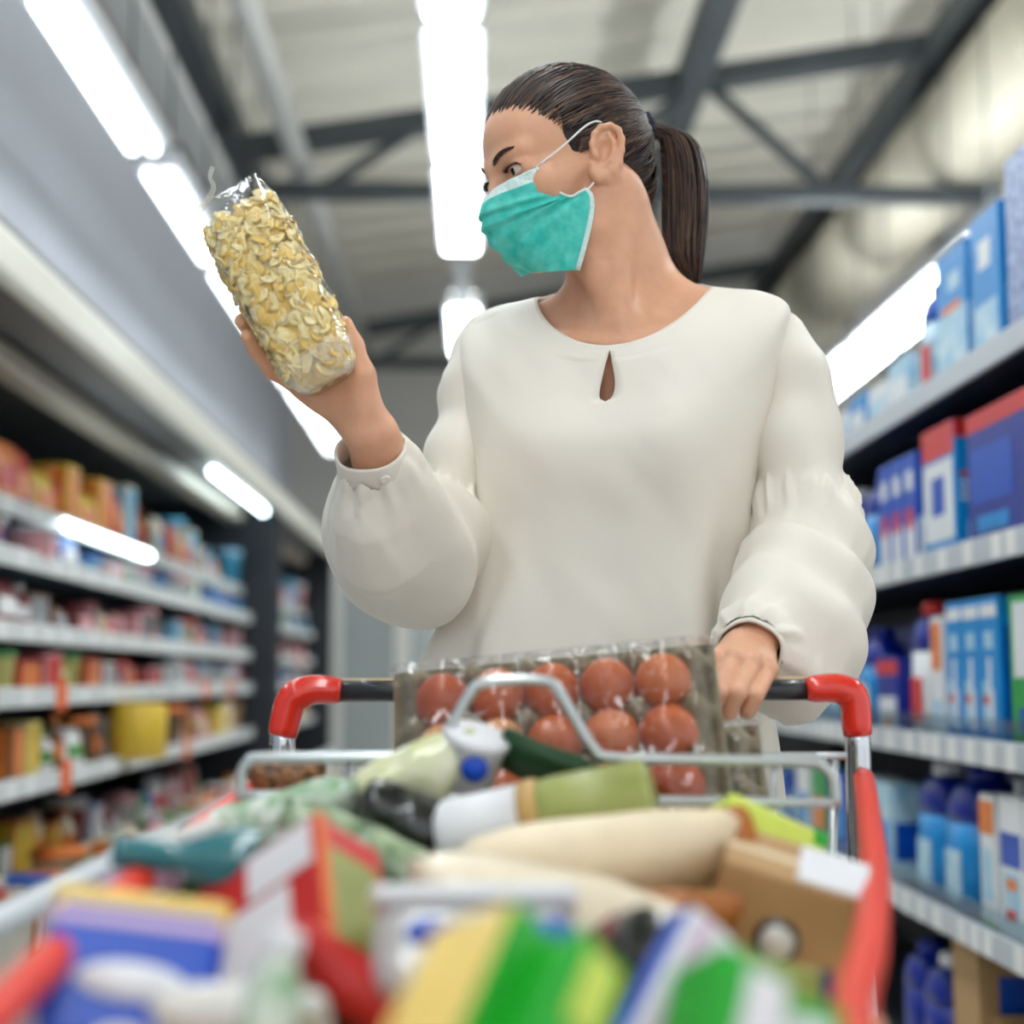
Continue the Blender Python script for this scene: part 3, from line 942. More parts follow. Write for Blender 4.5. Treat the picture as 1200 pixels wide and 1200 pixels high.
tx = obj('marker_number', me, m_ink, ca, loc=(0.02, -0.0012, 0.10), rot=(PI / 2, 0, 0))
jug('dark blue bottle with white cap lying low beside the cardboard case', 3.3, 0.14, 0.27, 0.14, 0.12, m_deep, m_deep, m_pwhite, 'packs in the shelf bottom')
jug('dark blue bottle standing second from the cardboard case', 3.46, 0.14, 0.27, 0.14, 0.12, m_deep, m_deep, m_deep, 'packs in the shelf bottom')

sg = thing('framed_sign', 'small white sign in a brown frame on the chiller front below the bumper', 'sign', (-1.012, 3.52, 0.36))
obj('frame', boxes_me([(0, 0.008, 0, 0.012, 0, 0.11), (0, 0.008, 0.068, 0.08, 0, 0.11), (0, 0.008, 0.012, 0.068, 0, 0.012), (0, 0.008, 0.012, 0.068, 0.098, 0.11)]), pm('orange'), sg)
obj('sheet', boxb(0.0, 0.004, 0.012, 0.068, 0.012, 0.098), pm('white'), sg)
# the shelf goes on behind her with more of the same kinds
R = random.Random(31)
LV2 = {1.62: 'top shelf', 1.26: 'elbow-level shelf', 0.88: 'handle-level shelf', 0.53: 'low shelf'}
for z, nm in LV2.items():
    y = {1.62: 4.55, 1.26: 4.3, 0.88: 4.5, 0.53: 4.75}[z]
    i = 0
    while y < 7.4:
        w = R.uniform(0.14, 0.24)
        hh = R.uniform(0.13, 0.25) if z != 1.62 else R.uniform(0.09, 0.16)
        m1, c1 = R.choice(((m_blue, 'blue'), (m_cyan, 'cyan'), (m_lblue, 'pale blue'), (m_pwhite, 'white'), (m_deep, 'deep blue')))
        carton('%s carton on the %s far behind her, %s beyond the last named pack' % (c1, nm, ORD[i]), y, y + w, z, hh, 0.12, m1,
               [('x', 0.1, 0.9, 0.15, 0.5, R.choice((m_pwhite, m_lblue, m_pred, m_porange))), ('y', 0.1, 0.9, 0.2, 0.7, m_lblue)], 'packs far along the %s' % nm)
        y += w + R.uniform(0.01, 0.06); i += 1
# ================================================================== the woman
m_skin = M('skin', (224, 170, 138), 0.40, spec=0.4, noise=0.06, nscale=45, sss=0.25, bump=0.04, bscale=400)
m_hair = M('hair', (46, 30, 24), 0.36, spec=0.6, noise=0.35, nscale=60)
m_hair2 = M('hair_brown', (100, 70, 50), 0.34, spec=0.6, noise=0.3, nscale=60)
m_hair_base = M('hair_base', (34, 23, 19), 0.5, noise=0.3, nscale=80)
m_blouse = M('blouse_satin', (233, 226, 214), 0.5, spec=0.35, sheen=0.25, bump=0.05, bscale=7)
m_button = M('button_pearl', (236, 232, 224), 0.25)
m_mask = M('mask_green', (34, 190, 176), 0.65, noise=0.22, nscale=70, col2=(96, 212, 200), bump=0.15, bscale=90)
m_mask_w = M('mask_white_edge', (214, 236, 232), 0.7, bump=0.3, bscale=200)
m_loop = M('mask_loop', (238, 238, 236), 0.7)
m_eye = M('eye_white', (222, 216, 210), 0.15)
m_iris = M('iris_dark', (14, 9, 8), 0.1)
m_brow = M('brow_hair', (58, 38, 30), 0.6)
m_tie = M('hair_tie_navy', (22, 26, 44), 0.8, bump=0.5, bscale=200)
m_trouser = M('trousers_dark', (44, 50, 66), 0.8, noise=0.1)
m_shoe = M('shoe_dark', (40, 38, 38), 0.5)
m_nail = M('nail', (226, 172, 152), 0.2)

woman = thing('person', 'woman in an ivory blouse and turquoise face mask pushing the trolley', 'person', (0.16, 1.70, 0))
W_INV = Matrix.Translation((-0.16, -1.70, 0))
def wpart(name, me, mat, parent=woman):
    """parts are modelled in metres of the hall and moved into the frame of the empty at her feet"""
    if parent is woman:
        me.transform(W_INV)
    o = obj(name, me, mat, parent)
    return o
def wsub(name, me, mat, parent):
    me.transform(W_INV)
    return obj(name, me, mat, parent)

# ---- frames
TH, PT, RL = math.radians(66), math.radians(16), math.radians(2)
HO = np.array(P(664, 214, 1.67))                      # between the ears
f0 = np.array((-math.sin(TH), -math.cos(TH), 0)); l0 = np.array((math.cos(TH), -math.sin(TH), 0)); u0 = np.array((0, 0, 1.0))
hf = f0 * math.cos(PT) - u0 * math.sin(PT)
hu = u0 * math.cos(PT) + f0 * math.sin(PT)
hl = l0 * math.cos(RL) + hu * math.sin(RL)
hu = hu * math.cos(RL) - l0 * math.sin(RL)
HR = np.stack([hl, hf, hu], 1)                        # columns: her left, forward, up
def H(x, y, z):
    return HO + HR @ np.array((x, y, z), float)
def Hinv(p):
    return HR.T @ (np.array(p, float) - HO)

TY = math.radians(15)
TO = np.array(P(744, 370, 1.70)); TO[2] = 0.0
te = np.array((math.cos(TY), -math.sin(TY), 0)); tf = np.array((-math.sin(TY), -math.cos(TY), 0))
def T(a, b, z):
    return TO + te * a + tf * b + np.array((0, 0, z))
def zpx(py, Y, px=740):
    return P(px, py, Y).z

# ---- head, neck, chest as one field
lo = np.minimum(HO - 0.16, np.array(P(600, 520, 1.55))) ; hi = HO + 0.16
lo = np.array((HO[0] - 0.14, HO[1] - 0.16, 1.20)); hi = np.array((HO[0] + 0.24, HO[1] + 0.17, HO[2] + 0.15))
S = SDF(lo, hi, 0.0017)
E3 = lambda c, r, k=0.012, op='add', R=None: S.ell(H(*c), r, HR if R is None else HR @ np.array(R), k, op)
C3 = lambda a, b, ra, rb, k=0.01, op='add': S.cap(H(*a), H(*b), ra, rb, k, op)
E3((0, -0.014, 0.045), (0.071, 0.090, 0.083), 0)
E3((0, 0.030, 0.050), (0.060, 0.058, 0.056), 0.02)
E3((0, 0.032, -0.018), (0.054, 0.052, 0.066), 0.02)
E3((0, 0.058, -0.076), (0.023, 0.021, 0.015), 0.02)
for s in (1, -1):
    C3((s * 0.056, -0.004, -0.030), (s * 0.046, 0.014, -0.062), 0.014, 0.014, 0.02)
    C3((s * 0.046, 0.014, -0.062), (s * 0.014, 0.058, -0.079), 0.014, 0.012, 0.02)
    E3((s * 0.044, 0.050, -0.010), (0.020, 0.022, 0.020), 0.02)
    C3((s * 0.012, 0.084, 0.030), (s * 0.042, 0.068, 0.033), 0.009, 0.007, 0.014)
    C3((s * 0.058, 0.0, 0.004), (s * 0.048, 0.045, -0.004), 0.008, 0.010, 0.02)
    E3((s * 0.030, 0.096, 0.014), (0.021, 0.019, 0.013), 0.010, 'sub')          # socket
    E3((s * 0.031, 0.0690, 0.0155), (0.0165, 0.0150, 0.0135), 0.006)              # lids
    E3((s * 0.032, 0.0860, 0.0138), (0.0126, 0.0150, 0.0036), 0.003, 'sub')         # lid opening
    C3((s * 0.018, 0.0815, 0.0225), (s * 0.044, 0.0705, 0.0215), 0.0030, 0.0028, 0.003)   # upper lid fold
C3((0, 0.084, 0.022), (0, 0.102, -0.018), 0.0075, 0.0100, 0.012)      # nose
E3((0, 0.102, -0.022), (0.011, 0.010, 0.010), 0.006)
for s in (1, -1):
    E3((s * 0.011, 0.094, -0.026), (0.008, 0.010, 0.008), 0.006)
E3((0, 0.082, -0.050), (0.024, 0.012, 0.006), 0.006)
E3((0, 0.080, -0.061), (0.021, 0.012, 0.006), 0.006)
# ears
def ear(s):
    tilt = 0.32
    def e(u, v, w):
        # u forward, v up, w outwards; the ear leans back and stands off the head
        u, v = u * 0.88, v * 0.90
        uu = u * math.cos(tilt) + v * math.sin(-tilt) ; vv = -u * math.sin(-tilt) + v * math.cos(tilt)
        return (s * (0.0730 + w - uu * 0.40), -0.008 + uu, 0.006 + vv)
    out = [(0.012, -0.002), (0.0145, 0.010), (0.013, 0.022), (0.006, 0.031), (-0.005, 0.034), (-0.015, 0.029), (-0.020, 0.018), (-0.0205, 0.004), (-0.017, -0.010), (-0.011, -0.021), (-0.004, -0.029), (0.004, -0.031), (0.0095, -0.025), (0.0105, -0.015)]
    o0 = np.array(e(0, 0, 0)); fx = np.array(e(1, 0, 0)) - o0; ux = np.array(e(0, 1, 0)) - o0
    fx /= np.linalg.norm(fx); ux -= fx * ux.dot(fx); ux /= np.linalg.norm(ux); nx = np.cross(fx, ux)
    RE = np.stack([nx, fx, ux], 1)
    E3(e(-0.003, 0.003, 0.0015), (0.0060, 0.0165, 0.0290), 0.005, 'add', RE)
    E3(e(0.000, 0.001, 0.0100), (0.0085, 0.0095, 0.0150), 0.003, 'sub', RE)
    E3(e(-0.004, 0.022, 0.0095), (0.0040, 0.0085, 0.0070), 0.003, 'sub', RE)
    for i in range(len(out) - 1):
        r = 0.0036 if i < 9 else 0.0046
        w = 0.0070 if i < 9 else 0.004
        S.cap(H(*e(*out[i], w)), H(*e(*out[i + 1], w)), r, r, 0.003)
    an = [(-0.004, 0.024, 0.006), (-0.010, 0.014, 0.0075), (-0.0115, 0.002, 0.0075), (-0.008, -0.010, 0.007), (-0.001, -0.016, 0.006)]
    for i in range(len(an) - 1):
        S.cap(H(*e(*an[i])), H(*e(*an[i + 1])), 0.0027, 0.0027, 0.0025)
    S.ell(H(*e(0.0095, -0.004, 0.0065)), (0.0045, 0.0045, 0.006), HR, 0.003)     # tragus
    S.ell(H(*e(0.002, -0.025, 0.0035)), (0.0055, 0.0075, 0.0085), HR, 0.004)     # lobe
ear(1); ear(-1)
# neck and chest in the frame of the hall
nb = T(-0.012, -0.010, zpx(368, 1.70)); nt = np.array(H(0.0, -0.030, -0.045))
S.cap(nb, nt, 0.053, 0.050, 0.02)
S.cap(nb + (0, 0, -0.03), (nb + nt) / 2 + np.array((0.008, 0.004, 0)), 0.058, 0.050, 0.02)
notch = T(-0.004, 0.078, zpx(398, 1.61))
S.cap(H(0.062, -0.028, -0.030), notch + (0.004, 0.004, 0.005), 0.012, 0.006, 0.035)                                # sternomastoid, the turned side
S.cap(H(0.040, -0.046, -0.050), nb + te * 0.024, 0.015, 0.036, 0.04)
S.cap(H(0.052, -0.036, -0.030), nb * 0.5 + H(0.030, -0.04, -0.06) * 0.5, 0.012, 0.030, 0.03)
S.cap(H(0.030, 0.020, -0.070), notch + (-0.004, 0.018, 0.03), 0.020, 0.012, 0.03)
S.cap(nb + (0, 0, 0.015), T(0.15, 0.0, zpx(384, 1.68)), 0.043, 0.024, 0.03)       # trapezius slopes
S.cap(nb + (0, 0, 0.015), T(-0.15, 0.0, zpx(392, 1.72)), 0.043, 0.024, 0.03)
S.ell(T(0, -0.005, zpx(440, 1.68)), (0.145, 0.084, 0.09), np.stack([te, tf, (0, 0, 1)], 1), 0.03)
S.ell(T(0, -0.005, zpx(520, 1.68)), (0.14, 0.095, 0.11), np.stack([te, tf, (0, 0, 1)], 1), 0.03)
for s in (1, -1):
    S.cap(notch + te * s * 0.012 + np.array((0, 0, -0.006)), T(s * 0.12, 0.045, zpx(385, 1.66)), 0.0065, 0.008, 0.016)
V0, F0 = S.surface()

# ---- hand holding the bag (her right), palm turned up behind the bag
def hp(px, py, Y):
    return np.array(P(px, py, Y))
lo = hp(260, 600, 1.38); hi = hp(520, 330, 1.60)
S = SDF(np.minimum(lo, hi) - 0.015, np.maximum(lo, hi) + 0.015, 0.0016)
wr, el = hp(436, 508, 1.475), hp(500, 690, 1.68)
fa = wr + (el - wr) * 0.42
side = np.cross(el - wr, (0, 1, 0)); side /= np.linalg.norm(side)
S.cap(wr + side * 0.008, fa + side * 0.006, 0.0185, 0.030, 0)
S.cap(wr - side * 0.008, fa - side * 0.006, 0.0185, 0.030, 0.02)
mc = {'i': hp(392, 398, 1.488), 'm': hp(374, 414, 1.492), 'r': hp(362, 434, 1.488), 'p': hp(357, 456, 1.476)}
for q, r in (('i', 0.0115), ('m', 0.012), ('r', 0.0115), ('p', 0.0105)):
    S.cap(wr + (mc[q] - wr) * 0.12, mc[q], 0.014, r, 0.016)
S.ell(hp(412, 452, 1.462), (0.019, 0.016, 0.027), None, 0.016)      # heel of the thumb
S.ell(hp(383, 464, 1.470), (0.022, 0.014, 0.013), None, 0.014)      # outer edge of the palm
S.chain([mc['p'], hp(320, 434, 1.462), hp(301, 411, 1.446), hp(290, 394, 1.430)], [0.0100, 0.0092, 0.0082, 0.0070], 0.008, 0.004)
S.chain([mc['r'], hp(317, 409, 1.476), hp(294, 388, 1.456), hp(283, 376, 1.436)], [0.0105, 0.0098, 0.0088, 0.0074], 0.006, 0.004)
S.chain([mc['m'], hp(331, 382, 1.486), hp(305, 360, 1.470), hp(292, 350, 1.452)], [0.0108, 0.0100, 0.0088, 0.0074], 0.006, 0.004)
S.chain([mc['i'], hp(350, 362, 1.488), hp(325, 338, 1.476), hp(312, 326, 1.462)], [0.0105, 0.0098, 0.0086, 0.0072], 0.006, 0.004)
S.chain([hp(430, 478, 1.462), hp(424, 440, 1.452), hp(413, 405, 1.450), hp(404, 380, 1.446)], [0.015, 0.0130, 0.0108, 0.0082], 0.012, 0.006)
V1, F1 = S.surface()

# ---- hand on the handle (her left)
HB_Y = 1.40
lo = hp(800, 860, 1.33); hi = hp(970, 690, 1.58)
S = SDF(np.minimum(lo, hi) - 0.012, np.maximum(lo, hi) + 0.012, 0.0015)
wl, ell_ = hp(884, 748, 1.452), hp(955, 640, 1.64)
fa2 = wl + (ell_ - wl) * 0.30
side2 = np.cross(ell_ - wl, (0, 0, 1)); side2 /= np.linalg.norm(side2)
S.cap(wl + side2 * 0.008, fa2 + side2 * 0.003, 0.0175, 0.014, 0)
S.cap(wl - side2 * 0.008, fa2 - side2 * 0.003, 0.0175, 0.014, 0.02)
mcl = [hp(901, 785, 1.404), hp(882, 776, 1.398), hp(860, 772, 1.396), hp(838, 774, 1.400)]      # little, ring, middle, index
for i, q in enumerate(mcl):
    S.cap(wl + (q - wl) * 0.1 + side2 * 0.004 * (1.5 - i), q, 0.013, [0.0085, 0.0092, 0.0095, 0.0092][i], 0.010)
pip = [hp(885, 815, 1.374), hp(864, 812, 1.365), hp(841, 811, 1.363), hp(818, 812, 1.367)]
dip = [hp(877, 832, 1.379), hp(854, 834, 1.374), hp(831, 834, 1.373), hp(808, 833, 1.377)]
tip = [hp(874, 836, 1.398), hp(851, 839, 1.397), hp(828, 839, 1.397), hp(806, 838, 1.398)]
rr = [(0.0082, 0.0082, 0.0074, 0.0062), (0.0090, 0.0089, 0.0080, 0.0068), (0.0092, 0.0091, 0.0082, 0.0068), (0.0090, 0.0088, 0.0080, 0.0066)]
for i in range(4):
    S.chain([mcl[i], pip[i], dip[i], tip[i]], rr[i], 0.0016, 0.0014)
    S.ell(mcl[i] + np.array((0, -0.002, 0.001)), (0.0088, 0.0095, 0.0088), None, 0.003)
S.chain([wl + (mcl[3] - wl) * 0.35, hp(838, 795, 1.425), hp(822, 822, 1.428), hp(818, 838, 1.418)], [0.014, 0.0118, 0.0102, 0.0085], 0.012, 0.004)
V2, F2 = S.surface()

# ---- arms and the covered body below, coarse because the clothes hide them
lo = np.array((-0.16, 1.38, 0.62)); hi = np.array((0.52, 1.92, 1.46))
S = SDF(lo, hi, 0.006)
shl, shr = T(0.165, 0.0, zpx(392, 1.67)), T(-0.165, 0.0, zpx(398, 1.74))
S.chain([T(0.14, 0.0, zpx(415, 1.67)), hp(929, 510, 1.655), ell_, fa2], [0.034, 0.034, 0.030, 0.014], 0.02, 0.02)
S.chain([T(-0.14, 0.0, zpx(425, 1.73)), hp(547, 510, 1.725), hp(530, 580, 1.71), el, fa], [0.034, 0.028, 0.027, 0.03, 0.025], 0.02, 0.02)
S.ell(T(0, -0.01, 1.22), (0.135, 0.085, 0.16), np.stack([te, tf, (0, 0, 1)], 1), 0.05)
S.ell(T(-0.03, -0.01, 1.03), (0.115, 0.08, 0.12), np.stack([te, tf, (0, 0, 1)], 1), 0.06)
S.ell(T(-0.05, -0.015, 0.90), (0.125, 0.08, 0.10), np.stack([te, tf, (0, 0, 1)], 1), 0.06)
S.cap(T(0.1, 0.0, 1.35), T(-0.1, 0.0, 1.35), 0.04, 0.04, 0.04)
V3, F3 = S.surface()
VV, FF, n = [], [], 0
for v, f in ((V0, F0), (V1, F1), (V2, F2), (V3, F3)):
    VV.append(v); FF.append(f + n); n += len(v)
body = wpart('body', np_mesh('body', np.concatenate(VV), np.concatenate(FF), True, relax=2), m_skin)

# ---- nails of the hand on the handle are turned under; eyes and brows
for s in (1, -1):
    e = bmesh.new()
    bmesh.ops.create_uvsphere(e, u_segments=24, v_segments=16, radius=0.0122)
    me = bm_mesh('eye', e, True)
    me.materials.append(m_eye); me.materials.append(m_iris)
    g = Vector((-0.30, 0.93, -0.10)).normalized()      # looks ahead at the bag
    for p in me.polygons:
        if p.center.normalized().dot(g) > 0.85: p.material_index = 1
    me.transform(Matrix.Translation(H(s * 0.031, 0.0705, 0.0148)) @ Matrix(HR.tolist()).to_4x4())
    wsub('eye', me, None, body)
    lst = []
    R = random.Random(3)
    for i in range(70):
        t = i / 69
        x = s * (0.012 + 0.032 * t)
        yb = 0.0935 - 0.0040 * t - 0.0185 * t * t
        zb = 0.030 + 0.0085 * math.sin(min(1, t * 1.35) * PI * 0.55) - 0.006 * max(0, t - 0.7)
        wd = 0.0032 * (1 - 0.65 * t)
        for k in range(3):
            z1 = zb + R.uniform(-wd, wd)
            a = H(x, yb + 0.0005, z1); b = H(x + s * 0.0055, yb - 0.0024, z1 + 0.0012 * (1 - 2 * t))
            lst.append((np.array([a, (a + b) / 2 + HR @ np.array((0, 0.0008, 0)), b]), [0.00035, 0.0004, 0.00015]))
    wsub('eyebrow', tubes_me(lst, 4), m_brow, body)
    lst = []
    for i in range(26):
        t = i / 25
        ang = PI * (0.08 + 0.84 * t)
        x = s * (0.032 - 0.0138 * math.cos(ang)); z = 0.0150 + 0.0048 * math.sin(ang)
        yy = 0.0835 - 0.10 * 0.0 - 16.0 * (abs(x) - 0.027) ** 2 - 0.0005
        a = H(x, yy, z); b = H(x + s * 0.004 * (t - 0.2), yy + 0.0065, z + 0.0025)
        lst.append((np.array([a, (a + b) / 2 - HR @ np.array((0, 0, 0.0008)), b]), [0.00045, 0.0004, 0.0001]))
    wsub('eyelash', tubes_me(lst, 4), m_hair_base, body)

# ---- hair: scalp cap, combed strands, tie, ponytail
HC = np.array((0, -0.016, 0.045)); HRAD = np.array((0.0765, 0.1000, 0.0895))
ZL = ([-0.13, -0.10, -0.075, -0.055, -0.042, -0.034, -0.028, -0.020, -0.002, 0.008, 0.013, 0.019, 0.025, 0.034, 0.046, 0.058, 0.070, 0.082, 0.10],
      [-0.05, -0.058, -0.062, -0.058, -0.035, -0.010, 0.015, 0.036, 0.040, 0.030, 0.014, 0.010, 0.030, 0.044, 0.056, 0.064, 0.070, 0.077, 0.100])
Sx = SDF((-0.09, -0.13, -0.08), (0.09, 0.10, 0.15), 0.0024)
Sx.ell(HC, HRAD - 0.0022, None, 0)
Sx.ell((0, -0.055, 0.0), (0.058, 0.050, 0.060), None, 0.010)
sl, X, Y, Z = Sx._sub((-1, -1, -1), (1, 1, 1))
zl = np.interp(Y.ravel(), *ZL).reshape(Y.shape)
cut = (zl - Z) * 0.75 + 0 * X
inner = Sx.d + 0.016
Sx.d = np.maximum(np.maximum(Sx.d, cut.astype(np.float32)), -inner)
v, f = Sx.surface()
v = HO + v @ HR.T
hair = wpart('hair', np_mesh('hair', v, f, True, relax=2), m_hair_base)

TIE = np.array((0.0, -0.119, 0.050))
ZLd = np.concatenate([[0], np.cumsum(np.hypot(np.diff(ZL[0]), np.diff(ZL[1])))])
def on_scalp(p, lift):
    c0 = np.array((0, -0.035, 0.028))
    d = p - c0
    d = d / np.linalg.norm(d)
    best = 0
    for c, r in ((HC, HRAD), (np.array((0, -0.055, 0.0)), np.array((0.060, 0.052, 0.062)))):
        o_ = (c0 - c) / r; dd = d / r
        A, B, C = dd.dot(dd), 2 * o_.dot(dd), o_.dot(o_) - 1
        best = max(best, (-B + math.sqrt(max(0, B * B - 4 * A * C))) / (2 * A))
    return c0 + d * (best + lift + (0.0025 if p[2] < 0.035 and p[1] < -0.02 else 0))
def strands_me(seed, count, rad, mat_name):
    R = random.Random(seed)
    lst = []
    for i in range(count):
        s = R.choice((1, -1))
        yy = float(np.interp(R.uniform(ZLd[2], ZLd[-2]), ZLd, ZL[0]))
        zz = float(np.interp(yy, *ZL)) + R.uniform(0.0, 0.006)
        fz = 1 - ((yy - HC[1]) / HRAD[1]) ** 2 - ((zz - HC[2]) / HRAD[2]) ** 2
        if fz < 0:
            a = R.uniform(-1, 1)
            start = np.array((s * 0.03 * abs(a), yy, zz))
        else:
            start = np.array((s * HRAD[0] * math.sqrt(fz), yy, zz))
            if yy > 0.06 and R.random() < 0.9: start[0] *= R.random() ** 0.7
            if yy < -0.03 and R.random() < 0.5: start[0] *= R.random()
        if start[1] > 0.06:
            start[2] = max(start[2], 0.080 - 0.9 * abs(start[0]) ** 1.3 * 1.6)
        if start[2] < 0.0:
            start[1] = min(start[1], -0.033)
        if i % 3 == 0:          # forehead: start exactly on the hairline for a given width
            xx = R.uniform(0, 0.062)
            yg = np.linspace(0.10, 0.02, 60)
            ok = (xx / HRAD[0]) ** 2 + ((yg - HC[1]) / HRAD[1]) ** 2 + ((np.interp(yg, *ZL) - HC[2]) / HRAD[2]) ** 2 <= 1
            if ok.any():
                yq = float(yg[int(np.argmax(ok))])
                start = np.array((s * xx, yq, float(np.interp(yq, *ZL)) + R.uniform(-0.001, 0.006)))
        t0 = R.random() ** 2 * 0.55
        lift = R.uniform(-0.0008, 0.0022)
        path = []
        m = 13
        bulge = R.uniform(-0.006, 0.006)
        for k in range(m):
            t = t0 + (1 - t0) * k / (m - 1)
            p = start * (1 - t) + TIE * t
            p = p + np.array((0, 0, bulge * math.sin(PI * t)))
            L = lift + 0.0012 * math.sin(PI * min(1, t * 1.5))
            if k == 0: L = -0.0025
            q = on_scalp(p, L)
            w = max(0, (t - 0.80) / 0.20)
            q = q * (1 - w ** 2) + (TIE + np.array((R.uniform(-0.008, 0.008), 0, R.uniform(-0.009, 0.009)))) * w ** 2
            path.append(H(*q))
        rr = rad * R.uniform(0.7, 1.25)
        rads = [rr * (0.2 if k == 0 else (0.7 if k == 1 else 1.0)) for k in range(m)]
        lst.append((np.array(path), rads))
    return tubes_me(lst, 4)
o = wsub('combed_strands', strands_me(21, 1000, 0.00095, 'd'), m_hair, hair); o['kind'] = 'stuff'
o = wsub('combed_strands', strands_me(22, 520, 0.0007, 'b'), m_hair2, hair); o['kind'] = 'stuff'

tieW = H(*TIE)
back = -hf
tail_c = [tieW, np.array(P(784, 158, tieW[1] + 0.010)), np.array(P(797, 178, tieW[1] + 0.018)), np.array(P(803, 215, tieW[1] + 0.022)), np.array(P(803, 262, tieW[1] + 0.022)),
          np.array(P(803, 305, tieW[1] + 0.016)), np.array(P(811, 334, tieW[1] + 0.012))]
tail_r = [0.011, 0.014, 0.023, 0.0265, 0.0265, 0.022, 0.009]
tp = catmull(tail_c, 30); tr = np.interp(np.linspace(0, 6, 30), range(7), tail_r)
tail = wsub('ponytail', tube_me(tp, tr * 0.80, 16), m_hair_base, hair)
R = random.Random(9)
for (cnt, rad, mt) in ((230, 0.0012, m_hair), (150, 0.0009, m_hair2)):
    lst = []
    for i in range(cnt):
        a = R.uniform(0, 2 * PI); q = math.sqrt(R.uniform(0.35, 1.15)); ph = R.uniform(-0.5, 0.5)
        end = R.uniform(0.8, 1.03)
        path = []
        for k in range(16):
            t = k / 15 * end
            tt = min(t, 1.0)
            c = np.array([np.interp(tt * 29, range(30), tp[:, d]) for d in range(3)])
            rr_ = float(np.interp(tt * 29, range(30), tr)) * q
            ang = a + ph * tt
            c = c + rr_ * (math.cos(ang) * np.array((1, 0, 0.15)) + math.sin(ang) * np.array((0, 1, 0)))
            if t > 1: c = c + np.array((0, 0, -0.05 * (t - 1)))
            path.append(c)
        lst.append((np.array(path), [rad * (1 if k < 12 else 1 - (k - 11) * 0.18) for k in range(16)]))
    o = wsub('ponytail_strands', tubes_me(lst, 4), mt, hair); o['kind'] = 'stuff'
# loose flyaway hairs
lst = []
for i in range(16):
    a = np.array(H(R.uniform(-0.01, 0.03), -0.10, R.uniform(-0.02, 0.05)))
    b = np.array(tp[R.randint(4, 26)]) + np.array((R.uniform(-0.02, 0.035), 0, R.uniform(-0.02, 0.02)))
    mid = (a + b) / 2 + np.array((R.uniform(-0.01, 0.01), 0, R.uniform(-0.01, 0.02)))
    lst.append((catmull([a, mid, b], 10), 0.00022))
wsub('loose_hair', tubes_me(lst, 3), m_hair2, hair)['kind'] = 'stuff'
ring = [tieW + 0.0135 * (math.cos(a) * np.array(hu) + math.sin(a) * np.array(hl)) + back * 0.004 for a in np.linspace(0, 2 * PI, 25)]
Vt, Ft = tube_geo(ring, [0.0074 + 0.0014 * math.sin(i * 2.6) for i in range(25)], 10, cap=False)
wsub('hair_tie', new_mesh('hair_tie', Vt, Ft, True), m_tie, hair)

# ---- face mask: half outline in the head frame, mirrored
top_c = np.array((0, 0.1075, 0.004)); 
prof = catmull([(0, 0.0990, 0.0030), (0, 0.1140, -0.014), (0, 0.1200, -0.032), (0, 0.1150, -0.055), (0, 0.0980, -0.080), (0, 0.0760, -0.0955)], 25)
side_p = catmull([(0.0530, 0.0650, 0.0080), (0.0555, 0.0590, -0.0080), (0.0575, 0.0500, -0.0230), (0.0640, 0.0390, -0.0330), (0.0700, 0.0210, -0.0300), (0.0705, 0.0200, -0.050), (0.0610, 0.0340, -0.084), (0.049, 0.0470, -0.1120)], 25)
NU = 25
def mask_half(s):
    V = []
    for i in range(25):
        v = i / 24
        a, b = prof[i], side_p[i]
        for j in range(NU):
            u = j / (NU - 1)
            p = a * (1 - u) + b * u
            bul = 4 * u * (1 - u) * (0.55 + 0.45 * (1 - u))
            p = p + np.array((0.014, 0.0155, -0.002)) * bul * (0.75 + 0.5 * v * (1 - v))
            # pleats: three folds that fan out from the pinched side towards the middle
            fold = 0
            for c, amp in ((0.27, 0.0075), (0.45, 0.0090), (0.64, 0.0085), (0.82, 0.0055)):
                cc = c + (0.36 - c) * 0.50 * u ** 1.2
                fold += amp * math.exp(-((v - cc) / 0.030) ** 2) * (0.35 + 0.65 * u) * (1 - u ** 8)
                fold -= 0.7 * amp * math.exp(-((v - cc - 0.055) / 0.03) ** 2) * (0.35 + 0.65 * u) * (1 - u ** 8)
            fold += 0.0030 * mnoise.noise(Vector((u * 5 + 3, v * 7, 1.3)))
            nrm = np.array((0.6 * (0.2 + u), 0.8, -0.15 + 0.2 * (0.5 - v))); nrm /= np.linalg.norm(nrm)
            p = p + nrm * fold
            if s < 0: p = p + np.array((0, 0, 0.027 * u * v * v))
            V.append(H(s * p[0], p[1], p[2]))
    return V
Vm = mask_half(1); Vn = mask_half(-1)
V = []
for i in range(25):
    V += [Vn[i * NU + j] for j in range(NU - 1, 0, -1)] + [Vm[i * NU + j] for j in range(NU)]
nc = 2 * NU - 1
me = new_mesh('face_mask', V, grid_faces(25, nc, closed=False), True)
me.materials.append(m_mask); me.materials.append(m_mask_w)
for p in me.polygons:
    i, j = divmod(p.index, nc - 1)
    if i < 3: p.material_index = 1
mask = wpart('face_mask', me, None)
sm = mask.modifiers.new('thick', 'SOLIDIFY'); sm.thickness = 0.0012; sm.offset = 0
sd = mask.modifiers.new('smooth', 'SUBSURF'); sd.levels = 1; sd.render_levels = 2
tag(mask, 'turquoise pleated face mask with white top edge')
